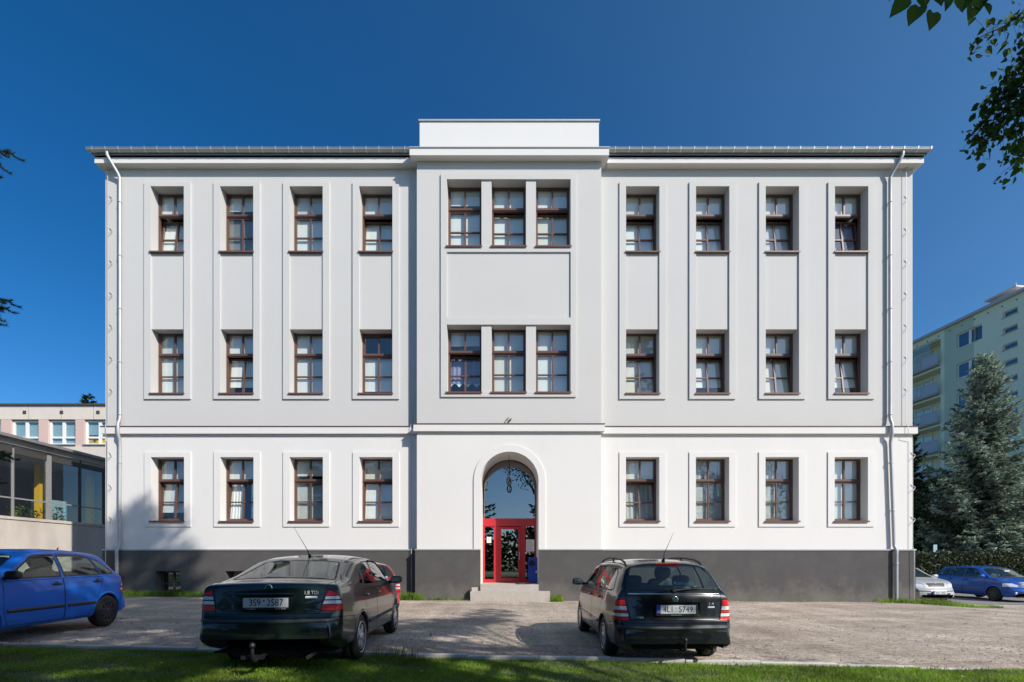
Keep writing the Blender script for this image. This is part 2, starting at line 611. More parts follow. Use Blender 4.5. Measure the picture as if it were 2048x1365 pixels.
def _mix(f, a, b_, mode='MIX'):
    mx = t.nodes.new('ShaderNodeMix')
    mx.data_type = 'RGBA'
    mx.blend_type = mode
    for s_, v_ in ((0, f), (6, a), (7, b_)):
        if hasattr(v_, 'is_output'):
            t.links.new(v_, mx.inputs[s_])
        else:
            mx.inputs[s_].default_value = v_
    return mx.outputs[2]


ruts_ = _ramp(_noise(1.0, 5, None, (1.5, 0.09, 1)), 0.42, 0.60, (0.88, 0.87, 0.86), (1.07, 1.07, 1.07))
base_ = _ramp(_noise(0.55, 7, None, (0.6, 1.4, 1)), 0.35, 0.68, (0.33, 0.28, 0.235), (0.60, 0.53, 0.455))
dirt_ = _mix(_ramp(_noise(1.7, 7, None, (0.5, 1.6, 1)), 0.55, 0.70, (0, 0, 0), (0.7, 0.7, 0.7)), base_, (0.22, 0.17, 0.13, 1))
grit_ = _ramp(_noise(95, 3), 0.36, 0.66, (0.42, 0.42, 0.42), (1.55, 1.52, 1.48))
vo = t.nodes.new('ShaderNodeTexVoronoi')
vo.inputs['Scale'].default_value = 38
t.links.new(co, vo.inputs['Vector'])
chip_ = _ramp(vo.outputs['Color'], 0.80, 0.92, (0, 0, 0), (1, 1, 1))
col_ = _mix(1.0, dirt_, grit_, 'MULTIPLY')
col_ = _mix(1.0, col_, ruts_, 'MULTIPLY')
mid_ = _ramp(_noise(14, 8), 0.34, 0.66, (0.68, 0.66, 0.64), (1.22, 1.22, 1.22))
col_ = _mix(1.0, col_, mid_, 'MULTIPLY')
mid2_ = _ramp(_noise(40, 5), 0.36, 0.64, (0.72, 0.71, 0.70), (1.22, 1.22, 1.22))
col_ = _mix(1.0, col_, mid2_, 'MULTIPLY')
col_ = _mix(_mix(1.0, chip_, (0.5, 0.5, 0.5, 1), 'MULTIPLY'), col_, (0.50, 0.48, 0.45, 1))
t.links.new(col_, b.inputs['Base Color'])
bk = t.nodes.new('ShaderNodeBump')
bk.inputs['Strength'].default_value = 0.8
bk.inputs['Distance'].default_value = 0.012
t.links.new(_noise(70, 4), bk.inputs['Height'])
bk2 = t.nodes.new('ShaderNodeBump')
bk2.inputs['Strength'].default_value = 0.6
bk2.inputs['Distance'].default_value = 0.05
t.links.new(_noise(4, 5), bk2.inputs['Height'])
t.links.new(bk2.outputs[0], bk.inputs['Normal'])
t.links.new(bk.outputs[0], b.inputs['Normal'])
t.links.new(b.outputs[0], out.inputs[0])
M['gravel'] = m

bigx = [-900, -200, -60, -14.6, -9, 0, 14, 16, 20, 60, 200, 900]
sheet('ground', bigx, [-900, -100, 0, 6, 40, 200, 900], lambda x, y: gz(x) - 0.05, 'field')

lx = [-26, -20, -14.6, -9, -6, -3, 0, 3, 6, 9, 12, 14, 15, 16, 18, 20, 26]
mb = MB()
ly = np.linspace(0, 1, 14)
mb.grid([[(x, (kerb_y(x) + 0.02) * (1 - u) + 18.4 * u, gz(x) + 0.012 * math.sin(x * 1.3 + u * 5) * math.sin(u * 3.1)) for x in np.linspace(-26, 26, 90)] for u in ly], 0, True)
mb.build('parking_lot', 'gravel', kind='structure')

# paved drive and yard to the right of the school
mb = MB()
mb.grid([[(x, y, gz(x) - 0.004 + 0.012) for x in np.linspace(14.7, 27, 12)] for y in (18.4, 19.2, 22, 26)], 0, True)
mb.build('drive', 'asphalt', kind='structure')

# loose stones on the lot
n = 9000
sx = rng.uniform(-16, 16, n)
sy = 6.9 + (rng.random(n) ** 1.6) * 10.2
ok = np.abs(sx) < sy * 1.12
sx, sy = sx[ok], sy[ok]
sr = rng.uniform(0.006, 0.02, len(sx)) * (1 + (rng.random(len(sx)) > 0.97) * 1.2)
P = []
for x, y, r in zip(sx, sy, sr):
    if y < kerb_y(x) + 0.12:
        continue
    z = gz(x) + 0.002
    a = rng.uniform(0, 6.28)
    q = [np.array((x + r * math.cos(a + k * 1.571) * rng.uniform(0.7, 1.2), y + r * math.sin(a + k * 1.571) * rng.uniform(0.7, 1.2), z - 0.004)) for k in range(4)]
    top = np.array((x + rng.uniform(-.3, .3) * r, y + rng.uniform(-.3, .3) * r, z + r * rng.uniform(0.45, 0.9)))
    for k in range(4):
        P.append((q[k], q[(k + 1) % 4], top))
M['chip'] = surf('grit', (0.36, 0.335, 0.31), 0.9, island=0.6)
soup('gravel', P, 'chip', kind='stuff')

# fallen leaves on the lot and the lawn
n = 520
fx = rng.uniform(-9, 13, n)
fy = 5.6 + (rng.random(n) ** 1.5) * 11
P = []
for x, y in zip(fx, fy):
    a, s_ = rng.uniform(0, 6.28), rng.uniform(.015, .035)
    c_, d_ = math.cos(a), math.sin(a)
    z = gz(x) + .012 + (.05 if y < kerb_y(x) else 0)
    P.append([(x - c_ * s_, y - d_ * s_, z), (x + d_ * s_ * .6, y - c_ * s_ * .6, z + rng.uniform(0, .015)), (x + c_ * s_, y + d_ * s_, z + rng.uniform(0, .02)), (x - d_ * s_ * .6, y + c_ * s_ * .6, z + rng.uniform(0, .015))])
M['litter'] = surf('dry_leaf', (0.20, 0.13, 0.05), 0.8, island=0.6)
soup('fallen_leaves', P, 'litter', kind='stuff')

# lawn in front of the camera and its kerb
mb = MB()
mb.grid([[(x, -12 * (1 - u) + (kerb_y(x) - 0.04) * u, gz(x) + 0.005 + 0.02 * math.sin(x * 0.9 + u * 7)) for x in np.linspace(-30, 30, 60)] for u in np.linspace(0, 1, 16)], 0, True)
mb.build('lawn', 'lawnsoil', kind='structure')

kerb = link('kerb', None, None, (0, 0, 0))
kerb['kind'] = 'structure'
x = -9.6
i = 0
while x < 6.4:
    Lk = 0.99
    xm = x + Lk / 2
    ang = math.atan2(kerb_y(x + Lk) - kerb_y(x), Lk)
    mk = MB()
    h = max(0.012, 0.07 - 0.028 * max(0, x - 3.0)) + rng.uniform(-0.006, 0.006)
    d = 0.04
    pr = [(-d, -0.2), (-d, h - 0.012), (-d + 0.012, h), (d - 0.012, h), (d, h - 0.012), (d, -0.2)]
    mk.grid([[(sx_ * (Lk / 2 - 0.005), p[0], p[1]) for p in pr] for sx_ in (-1, 1)], 0, False)
    mk.poly([(-(Lk / 2 - 0.005), p[0], p[1]) for p in pr], 0)
    mk.poly([((Lk / 2 - 0.005), p[0], p[1]) for p in pr[::-1]], 0)
    ko = mk.build('kerb_stone', 'kerb', kerb, (xm, kerb_y(xm), gz(xm)))
    ko.rotation_euler = (0, rng.uniform(-0.006, 0.006), ang + rng.uniform(-0.006, 0.006))
    x += Lk + 0.008
    i += 1


def blades(n, xf, hmin, hmax, wid, lean=0.5, seg=2):
    """Grass blades as thin bent triangles: xf(n) gives roots (n, 3)."""
    root = xf(n)
    n = len(root)
    a = rng.uniform(0, 2 * np.pi, n)
    h = rng.uniform(hmin, hmax, n)
    ln = rng.uniform(0.1, lean, n) * h
    b_ = rng.uniform(0, 2 * np.pi, n)
    side = np.c_[np.cos(a), np.sin(a), np.zeros(n)] * (wid * rng.uniform(0.6, 1.3, n))[:, None]
    dr = np.c_[np.cos(b_), np.sin(b_), np.zeros(n)]
    mid = root + dr * (ln * 0.35)[:, None] + np.c_[np.zeros(n), np.zeros(n), h * 0.6]
    tip = root + dr * ln[:, None] + np.c_[np.zeros(n), np.zeros(n), h]
    return np.stack([root - side, root + side, mid + side * 0.7, tip, mid - side * 0.7], 1)


def lawn_roots(n):
    x = rng.uniform(-8.6, 8.2, n)
    y = rng.uniform(5.2, 7.4, n)
    k = (y < np.array([kerb_y(v) for v in x]) - 0.055) & (np.abs(x) < y * 1.14)
    x, y = x[k], y[k]
    return np.c_[x, y, np.interp(x, GX, GZ) + 0.0]


clump = lambda r: r[(np.sin(r[:, 0] * 5.1 + np.sin(r[:, 1] * 7) * 2) + np.sin(r[:, 1] * 9.3 + r[:, 0] * 2.7) + rng.normal(0, 1.0, len(r))) > -0.55]
G = blades(300000, lambda n: clump(lawn_roots(n)), 0.02, 0.06, 0.003, 0.9)
soup('grass', G, 'grass', kind='stuff')
G = blades(16000, lawn_roots, 0.02, 0.07, 0.003, 1.0)
soup('dry_grass', G, 'dry', kind='stuff')


def strip(x0, x1, y0, y1, dens, hm, hM, wd, dry=0.1, taper=True):
    def f(n):
        x = rng.uniform(x0, x1, n)
        y = y0 + (y1 - y0) * rng.random(n)
        k = rng.random(n) < (0.35 + 0.65 * np.abs(np.sin(x * 3.7 + 1.3) * np.sin(x * 1.7)))
        x, y = x[k], y[k]
        return np.c_[x, y, np.interp(x, GX, GZ) - 0.01]
    return blades(int(dens * abs(x1 - x0)), f, hm, hM, wd, 0.7)


W1 = [strip(-13.9, -9.6, 16.75, 17.25, 1500, 0.08, 0.26, 0.006),
      strip(-9.6, -4.0, 16.9, 17.25, 350, 0.06, 0.2, 0.006),
      strip(-4.5, -3.15, 16.55, 17.2, 2600, 0.10, 0.30, 0.007),
      strip(-3.2, -1.5, 16.6, 16.95, 700, 0.05, 0.14, 0.005),
      strip(1.32, 1.75, 16.5, 16.9, 1500, 0.08, 0.32, 0.008),
      strip(1.7, 14.0, 17.15, 17.28, 40, 0.03, 0.12, 0.005),
      strip(12.9, 14.3, 16.9, 17.25, 700, 0.05, 0.22, 0.006)]
soup('wall_grass', np.concatenate(W1), 'grass', kind='stuff')
W2 = [strip(14.5, 16.0, 17.2, 17.9, 1500, 0.08, 0.28, 0.006), strip(-2.0, -1.3, 6.75, 6.86, 260, 0.1, 0.28, 0.003),
      strip(-1.95, -1.5, 6.7, 6.84, 260, 0.1, 0.3, 0.003), strip(-7.4, -7.1, 7.2, 7.3, 120, 0.1, 0.22, 0.003)]
soup('dry_wall_grass', np.concatenate(W2), 'dry', kind='stuff')
W3 = [strip(14.55, 16.2, 16.9, 17.7, 3000, 0.05, 0.17, 0.006), strip(16.2, 17.1, 16.8, 17.2, 1500, 0.04, 0.12, 0.006)]
soup('verge_grass', np.concatenate(W3), 'grass', kind='stuff')

# ================================================================== the school
D = 17.36           # face of the two wings
DR = 17.03          # face of the projecting middle
RD = 0.34           # depth of the window reveals
WX0, WX1 = -14.595, 14.38
RX0, RX1 = -3.35, 3.144
ZG = 1.795          # top of plinth
ZS = 5.94           # under the string course
ZC = 15.49          # under the cornice
school = thing('school_building', 'white and pale grey three storey school with dark plinth and red arched entrance', 'building', (0, 0, 0))


def wall_panel(mb, x0, x1, z0, z1, y, holes, depth, mi=0):
    xs = sorted({x0, x1, *[h[0] for h in holes], *[h[1] for h in holes]})
    zs = sorted({z0, z1, *[h[2] for h in holes], *[h[3] for h in holes]})
    for i in range(len(xs) - 1):
        for j in range(len(zs) - 1):
            cx, cz = (xs[i] + xs[i + 1]) / 2, (zs[j] + zs[j + 1]) / 2
            if any(h[0] < cx < h[1] and h[2] < cz < h[3] for h in holes):
                continue
            mb.poly([(xs[i], y, zs[j]), (xs[i + 1], y, zs[j]), (xs[i + 1], y, zs[j + 1]), (xs[i], y, zs[j + 1])], mi)
    for a, b, c, d in holes:
        Y = y + depth
        mb.poly([(a, y, c), (a, y, d), (a, Y, d), (a, Y, c)][::-1], mi)
        mb.poly([(b, y, c), (b, Y, c), (b, Y, d), (b, y, d)][::-1], mi)
        mb.poly([(a, y, d), (b, y, d), (b, Y, d), (a, Y, d)][::-1], mi)
        mb.poly([(a, y, c), (a, Y, c), (b, Y, c), (b, y, c)][::-1], mi)


def ring_panel(mb, o, holes, y, t, mi=0):
    """Raised plaster surround: face at y - t, edges back to y; o and holes are (x0, x1, z0, z1)."""
    x0, x1, z0, z1 = o
    xs = sorted({x0, x1, *[h[0] for h in holes], *[h[1] for h in holes]})
    zs = sorted({z0, z1, *[h[2] for h in holes], *[h[3] for h in holes]})
    Y = y - t
    for i in range(len(xs) - 1):
        for j in range(len(zs) - 1):
            cx, cz = (xs[i] + xs[i + 1]) / 2, (zs[j] + zs[j + 1]) / 2
            if any(h[0] < cx < h[1] and h[2] < cz < h[3] for h in holes):
                continue
            mb.poly([(xs[i], Y, zs[j]), (xs[i + 1], Y, zs[j]), (xs[i + 1], Y, zs[j + 1]), (xs[i], Y, zs[j + 1])], mi)
    for a, b, c, d in [o] + list(holes):
        mb.poly([(a, y, c), (a, y, d), (a, Y, d), (a, Y, c)], mi)
        mb.poly([(b, y, c), (b, y, d), (b, Y, d), (b, Y, c)], mi)
        mb.poly([(a, y, d), (b, y, d), (b, Y, d), (a, Y, d)], mi)
        mb.poly([(a, y, c), (b, y, c), (b, Y, c), (a, Y, c)], mi)


S = F / D
SR = F / DR
px_l = [303, 441.5, 580, 719]
px_r = [1251.5, 1391, 1530, 1668]
WW = 1.194
cols_l = [(p - 1024) / S for p in px_l]
cols_r = [(p - 1024) / S for p in px_r]
rows = [(2.836, 5.116), (7.41, 9.71), (12.48, 14.81)]
RH = 2.31


def hole(x, row):
    return (x, x + WW, row[0], row[1])


# --- wings
for x0, x1, cols in ((WX0, RX0, cols_l), (RX1, WX1, cols_r)):
    mb = MB()
    wall_panel(mb, x0, x1, ZS + 0.1, ZC + 0.3, D, [hole(c, r) for c in cols for r in rows[1:]], RD + 0.14)
    mb.build('upper_wall', 'plaster_grey', school)
    mb = MB()
    wall_panel(mb, x0, x1, ZG, ZS + 0.1, D, [hole(c, rows[0]) for c in cols], RD + 0.14)
    mb.build('ground_floor_wall', 'plaster_white', school)
    for c in cols:
        mb = MB()
        e = 13 / S
        ring_panel(mb, (c - e, c + WW + e, rows[1][0] - 12 / S, rows[2][1] + 9 / S),
                   [(c, c + WW, rows[1][0], rows[2][1])], D, 0.05)
        mb.build('window_surround', 'plaster_grey', school)
        mb = MB()
        ring_panel(mb, (c - e, c + WW + e, rows[0][0] - 12 / S, rows[0][1] + 10 / S), [hole(c, rows[0])], D, 0.035)
        mb.build('window_surround', 'plaster_white', school)

# --- middle
cz = lambda py: EYE + (HZ - py) / SR
cxm = lambda px: (px - 1024) / SR
cw = [(cxm(894), cxm(963)), (cxm(983), cxm(1052)), (cxm(1072), cxm(1141))]
crow = [(cz(785), cz(651)), (cz(494), cz(361))]
mb = MB()
wall_panel(mb, RX0, RX1, ZS + 0.1, ZC + 0.3, DR, [(a, b, r[0], r[1]) for a, b in cw for r in crow], RD + 0.14)
for xx, s_ in ((RX0, 1), (RX1, -1)):
    mb.poly([(xx, DR, ZS + .1), (xx, D, ZS + .1), (xx, D, ZC + .3), (xx, DR, ZC + .3)])
mb.build('upper_wall', 'plaster_grey', school)
mb = MB()
ring_panel(mb, (cxm(882), cxm(1152), cz(795), cz(350)), [(cxm(894), cxm(1141), *crow[0]), (cxm(894), cxm(1141), cz(637), cz(506)), (cxm(894), cxm(1141), *crow[1])], DR, 0.05)
mb.build('window_surround', 'plaster_grey', school)

# arched doorway
AX, AR, AZ = -0.088, 1.02, 4.218
LAND = 0.57
NY = DR + 1.35
mb = MB()
th = [math.pi * k / 40 for k in range(41)]
arc = [(AX + AR * math.cos(t_), AZ + AR * math.sin(t_)) for t_ in th]
zt = ZS + 0.1
xl, xr = AX - AR, AX + AR
for a, b in ((RX0, xl), (xr, RX1)):
    mb.poly([(a, DR, ZG), (b, DR, ZG), (b, DR, AZ), (a, DR, AZ)])
    mb.poly([(a, DR, AZ), (b, DR, AZ), (b, DR, zt), (a, DR, zt)])
for k in range(40):
    (x1, z1), (x0, z0) = arc[k], arc[k + 1]
    mb.poly([(x0, DR, z0), (x1, DR, z1), (x1, DR, zt), (x0, DR, zt)])
rows_ = []
outl = [(xr, LAND - 0.1)] + [(xr, LAND + (AZ - LAND) * i / 4) for i in range(1, 4)] + arc + [(xl, LAND + (AZ - LAND) * i / 4) for i in range(3, 0, -1)] + [(xl, LAND - 0.1)]
mb.grid([[(x, y, z) for x, z in outl] for y in (DR, DR + .45, DR + .9, NY + 0.1)], 0, False)
for xx in (RX0, RX1):
    mb.poly([(xx, DR, ZG), (xx, D, ZG), (xx, D, zt), (xx, DR, zt)])
mb.build('ground_floor_wall', 'plaster_white', school)
# raised arch surround
mb = MB()
OR_ = 1.26
oarc = [(AX + OR_ * math.cos(t_), AZ + OR_ * math.sin(t_)) for t_ in th]
outo = [(AX + OR_, ZG)] + oarc + [(AX - OR_, ZG)]
outi = [(xr, ZG)] + arc + [(xl, ZG)]
Y = DR - 0.035
for k in range(len(outo) - 1):
    a, b, c, d = outi[k], outo[k], outo[k + 1], outi[k + 1]
    mb.poly([(p[0], Y, p[1]) for p in (a, b, c, d)], 0)
mb.grid([[(x, y, z) for x, z in outo] for y in (Y, DR)], 0, False)
mb.grid([[(x, y, z) for x, z in outi] for y in (Y, DR)], 0, False)
mb.build('arch_surround', 'plaster_white', school)

# --- plinth with cellar window openings
cell = [(-12.755, -11.86, 0.17, 1.03), (-10.25, -9.36, 0.14, 1.03)]
PY = D - 0.06
mb = MB()
wall_panel(mb, WX0 - 0.06, RX0 - 0.05, -0.5, ZG - 0.02, PY, cell, 0.42)
wall_panel(mb, RX1 + 0.05, WX1 + 0.06, -0.5, ZG - 0.02, PY, [], 0.4)
for a, b in ((RX0 - 0.05, xl), (xr, RX1 + 0.05)):
    mb.poly([(a, DR - .06, -.5), (b, DR - .06, -.5), (b, DR - .06, ZG - .02), (a, DR - .06, ZG - .02)])
for xx in (RX0 - .05, RX1 + .05):
    mb.poly([(xx, DR - .06, -.5), (xx, PY, -.5), (xx, PY, ZG - .02), (xx, DR - .06, ZG - .02)])
for xx in (WX0 - .06, WX1 + .06):
    mb.poly([(xx, PY, -.5), (xx, PY + 12, -.5), (xx, PY + 12, ZG - .02), (xx, PY, ZG - .02)])
for xx in (xl, xr):
    mb.poly([(xx, DR - .06, -.5), (xx, DR - .002, -.5), (xx, DR - .002, ZG - .02), (xx, DR - .06, ZG - .02)])
mb.build('plinth', 'plinth', school)
mb = MB()
for a, b, y in ((WX0 - .075, RX0 - .05, D), (RX1 + .05, WX1 + .075, D), (RX0 - .05, xl - 0.0, DR), (xr, RX1 + .05, DR)):
    mb.box(a, b, y - 0.085, y + 0.02, ZG - 0.025, ZG + 0.02)
mb.build('plinth_cap', 'zinc_dull', school)
for c in cell:
    mf = MB()
    yy = PY + 0.30
    a, b, z0, z1 = c
    for q in ((a, a + .07, z0, z1), (b - .07, b, z0, z1), (a + .07, b - .07, z1 - .06, z1), (a + .07, b - .07, z0, z0 + .06), ((a + b) / 2 - .035, (a + b) / 2 + .035, z0 + .06, z1 - .06), (a + .07, (a + b) / 2 - .035, z0 + .38, z0 + .42), ((a + b) / 2 + .035, b - .07, z0 + .38, z0 + .42)):
        mf.box(q[0], q[1], yy, yy + .06, q[2], q[3])
    wn = mf.build('cellar_window', 'dark_steel', school)
    for q in ((a + .07, (a + b) / 2 - .035), ((a + b) / 2 + .035, b - .07)):
        for r_ in ((z0 + .06, z0 + .38), (z0 + .42, z1 - .06)):
            mp = MB()
            mp.box(q[0], q[1], yy + .025, yy + .035, r_[0], r_[1])
            mp.build('pane', 'glass', wn)
    ms = MB()
    ms.box(a - .06, b + .06, PY - .05, yy, z0 - .05, z0 - .002)
    ms.build('sill', 'zinc_dull', wn)

# rain splash and dust: an uneven pale stain along the foot of the plinth
t = M['plinth'].node_tree
pb = [n_ for n_ in t.nodes if n_.type == 'BSDF_PRINCIPLED'][0]
src_ = pb.inputs['Base Color'].links[0].from_socket
tc_ = t.nodes.new('ShaderNodeTexCoord')
sx_ = t.nodes.new('ShaderNodeSeparateXYZ')
t.links.new(tc_.outputs['Object'], sx_.inputs[0])
n1 = t.nodes.new('ShaderNodeTexNoise')
n1.inputs['Scale'].default_value = 1.6
n1.inputs['Detail'].default_value = 8
n1.inputs['Roughness'].default_value = 0.7
t.links.new(tc_.outputs['Object'], n1.inputs['Vector'])
m1 = t.nodes.new('ShaderNodeMath')
m1.operation = 'MULTIPLY_ADD'
m1.inputs[1].default_value = -1.9
m1.inputs[2].default_value = 0.62
t.links.new(n1.outputs[0], m1.inputs[0])
m2 = t.nodes.new('ShaderNodeMath')
m2.operation = 'ADD'
t.links.new(sx_.outputs[2], m2.inputs[0])
t.links.new(m1.outputs[0], m2.inputs[1])
r1 = t.nodes.new('ShaderNodeMapRange')
r1.inputs[1].default_value = 0.35
r1.inputs[2].default_value = -0.45
r1.inputs[3].default_value = 0.0
r1.inputs[4].default_value = 0.6
t.links.new(m2.outputs[0], r1.inputs[0])
mx1 = t.nodes.new('ShaderNodeMix')
mx1.data_type = 'RGBA'
t.links.new(r1.outputs[0], mx1.inputs[0])
t.links.new(src_, mx1.inputs[6])
mx1.inputs[7].default_value = (0.20, 0.18, 0.16, 1)
t.links.new(mx1.outputs[2], pb.inputs['Base Color'])

# --- side and back walls, roof, inner floor
mb = MB()
for xx in (WX0, WX1):
    mb.poly([(xx, D, ZG), (xx, D + 12, ZG), (xx, D + 12, ZC + .3), (xx, D, ZC + .3)])
mb.poly([(WX0, D + 12, -.5), (WX1, D + 12, -.5), (WX1, D + 12, ZC + .3), (WX0, D + 12, ZC + .3)])
mb.build('side_wall', 'plaster_grey', school)
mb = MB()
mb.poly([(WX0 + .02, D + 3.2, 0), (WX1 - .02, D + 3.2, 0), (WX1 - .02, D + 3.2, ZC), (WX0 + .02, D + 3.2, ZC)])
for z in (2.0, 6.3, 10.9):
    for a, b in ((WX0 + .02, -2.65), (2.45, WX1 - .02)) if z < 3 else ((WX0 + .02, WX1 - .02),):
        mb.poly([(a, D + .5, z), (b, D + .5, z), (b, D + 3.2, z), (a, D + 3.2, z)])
mb.build('inner_wall', 'dim_room', school)  # walls and floors coloured dark in place of indoor dimness
mb = MB()
e = 0.2
za, zb_ = ZC + 0.36, ZC + 2.6
A = [(WX0 - e, D - e, za), (WX1 + e, D - e, za), (WX1 + e, D + 12 + e, za), (WX0 - e, D + 12 + e, za)]
B = [(WX0 + 6, D + 6, zb_), (WX1 - 6, D + 6, zb_)]
mb.poly([A[0], A[1], B[1], B[0]])
mb.poly([A[1], A[2], B[1]])
mb.poly([A[2], A[3], B[0], B[1]])
mb.poly([A[3], A[0], B[0]])
mb.poly(A[::-1])
mb.build('roof', 'roof_sheet', school)

# --- cornice
CB, CT = 15.46, 15.65
mb = MB()
mb.box(WX0 - 0.16, RX0 - 0.2, D - 0.27, D + 0.3, CB, CT)
mb.box(RX1 + 0.2, WX1 + 0.18, D - 0.27, D + 0.3, CB, CT)
mb.box(WX0 - 0.16, WX0, D + 0.3, D + 12, CB, CT)
mb.box(WX1, WX1 + 0.18, D + 0.3, D + 12, CB, CT)
mb.box(RX0 - 0.2, RX1 + 0.22, DR - 0.27, D + 0.3, CB, CT + 0.055)
mb.build('cornice', 'plaster_white', school)
mb = MB()
mb.box(WX0 - 0.1, RX0 - 0.2, D - 0.16, D + 0.3, CT, CT + 0.10, 1)  # solid near-black box in place of the shaded gap under the gutter
mb.box(RX1 + 0.2, WX1 + 0.12, D - 0.16, D + 0.3, CT, CT + 0.10, 1)
for a_, b_ in ((WX0 - 0.24, RX0 - 0.21), (RX1 + 0.23, WX1 + 0.26)):
    mb.box(a_, b_, D - 0.30, D - 0.275, CT + 0.07, CT + 0.26)
    mb.box(a_ + .02, b_ - .02, D - 0.275, D + 0.3, CT + 0.101, CT + 0.124, 1)  # underside of the eaves painted near-black as shade
mb.box(RX0 - 0.225, RX1 + 0.245, DR - 0.30, D + 0.3, CT + 0.056, CT + 0.085)
mb.build('eaves_flashing', ['zinc_dull', 'gap_shade'], school)
# parapet
mb = MB()
mb.box(-3.284, 3.09, 17.2, 18.4, CT + 0.085, 17.02)
mb.build('parapet', 'plaster_white', school)
mb = MB()
mb.box(-3.32, 3.125, 17.16, 18.44, 17.021, 17.075)
mb.build('parapet_cap', 'zinc_dull', school)

# gutters
GYc, GZc, GR = D - 0.385, 15.835, 0.085
for x0, x1 in ((WX0 - 0.30, RX0 - 0.23), (RX1 + 0.25, WX1 + 0.32)):
    mb = MB()
    arcg = [math.pi * (1 + k / 12) for k in range(13)]
    mb.grid([[(x, GYc + GR * math.cos(t_), GZc + GR * math.sin(t_)) for t_ in arcg] for x in np.linspace(x0, x1, 24)], 0, True)
    mb.grid([[(x, GYc + (GR - .006) * math.cos(t_), GZc + (GR - .006) * math.sin(t_)) for t_ in arcg] for x in (x0, x1)], 0, True)
    mb.tube([(x0, GYc - GR, GZc + .006), (x1, GYc - GR, GZc + .006)], 0.013, 8)
    for x in (x0, x1):
        mb.poly([(x, GYc + GR * math.cos(t_), GZc + GR * math.sin(t_)) for t_ in arcg])
    gut = mb.build('gutter', 'zinc', school)
    mb = MB()
    k = x0 + 0.22
    while k < x1:
        mb.grid([[(k + s_ * .017, GYc + (GR + .012) * math.cos(t_), GZc + (GR + .012) * math.sin(t_)) for t_ in arcg] for s_ in (-1, 1)], 0, False)
        mb.box(k - .017, k + .017, GYc - GR - .03, GYc + .30, GZc + .018, GZc + .026)
        k += 0.455 + rng.uniform(-.03, .03)
    mb.build('gutter_brackets', 'zinc_b', gut)
    for o_ in gut.children:
        o_['kind'] = 'stuff'

# string course
for x0, x1, y, a, b in ((WX0 - 0.09, RX0, D, ZS, 6.185), (RX1, WX1 + 0.1, D, ZS, 6.185), (RX0 - .1, RX1 + .1, DR, ZS, 6.185)):
    mb = MB()
    mb.box(x0, x1, y - 0.11, y + (0.02 if y == D else 0.3), a, b)
    mb.build('string_course', 'plaster_white', school)
    mb = MB()
    mb.box(x0 - .012, x1 + .012, y - 0.135, y + 0.0, b + .001, b + .022)
    mb.build('course_flashing', 'flashing', school)

# downpipes
def pipe(xt, side, xb):
    mb = MB()
    r = 0.055
    yo = D - 0.10
    p = [(xt + side * .22, GYc, GZc - GR), (xt + side * .22, GYc, GZc - GR - .10), (xt + side * .17, GYc + .05, 15.52), (xt + side * .03, D - .15, 15.18), (xt, yo, 15.05), (xt, yo, 6.55), (xt, yo - .02, 6.42), (xt, D - .19, 6.26), (xt, D - .19, 5.92), (xt + (xb - xt) * .1, yo - .02, 5.74), (xt + (xb - xt) * .12, yo, 5.6),
         (xb, yo, 2.02), (xb, yo - .01, 1.93), (xb + side * .03, D - .18, 1.74), (xb + side * .03, D - .17, 1.6), (xb + side * .03, D - .17, -.3)]
    pp = [Vector(q) for q in p]
    path = []
    for i in range(len(pp) - 1):
        L = (pp[i + 1] - pp[i]).length
        k = max(1, min(8, int(L / 0.12)))
        for j in range(k):
            path.append(pp[i].lerp(pp[i + 1], j / k))
    path.append(pp[-1])
    mb.tube(path, r, 12)
    ob = mb.build('downpipe', 'zinc', school)
    for z in (14.2, 12.3, 10.4, 8.5, 6.62, 4.9, 3.2, 1.3):
        xx = xt if z > 6 else (xt + (xb - xt) * (5.6 - z) / 3.6 if z > 2 else xb + side * .03)
        yy = yo if z > 2 else D - .17
        mc = MB()
        mc.lathe([(z - .02, r), (z - .02, r + .012), (z + .02, r + .012), (z + .02, r)], 12, 0, 'z', (xx, yy, 0))
        mc.box(xx - .008, xx + .008, yy + r, D + .01, z - .008, z + .008)
        mc.build('pipe_clip', 'zinc_dull', ob)


pipe((241 - 1024) / 55.95, -1, (240 - 1024) / 55.95)
pipe((1779 - 1024) / 55.95, 1, (1787 - 1024) / 55.95)
# lightning conductors with their stand-offs
def conductor(x, z0, z1, sgn, jog=0.0, step=1.15, nz=True):
    mb = MB()
    y = D - 0.085
    mb.tube([(x, y, z1), (x, y, ZS + .35), (x, D - .17, 6.2), (x, D - .17, 5.9), (x + jog, y, 5.75), (x + jog, y, ZG + .1), (x + jog, D - .15, ZG), (x + jog, D - .14, z0)], 0.009, 5)
    z = z1 - .5
    while nz and z > 2.2:
        xx = x if z > 6 else x + jog
        if not (5.7 < z < 6.4):
            mb.tube([(xx, y, z), (xx + sgn * .11, D - .04, z + .09), (xx + sgn * .13, D - .04, z + .14), (xx - .02 * sgn, D, z + .24)], 0.010, 5)
        z -= step
    mb.build('lightning_conductor', 'wire', school)


conductor((219.5 - 1024) / 55.7, 0.0, 15.9, 1, -0.02)
conductor((1808.5 - 1024) / 55.7, -0.1, 15.9, 1, 0.23)
conductor((822.5 - 1024) / 55.9, 0.0, 15.6, -1, 0.02, 2.3, False)

# ------------------------------------------------------------------ windows
WT = 0.34   # share of the height above the transom
GAPW = 0.0


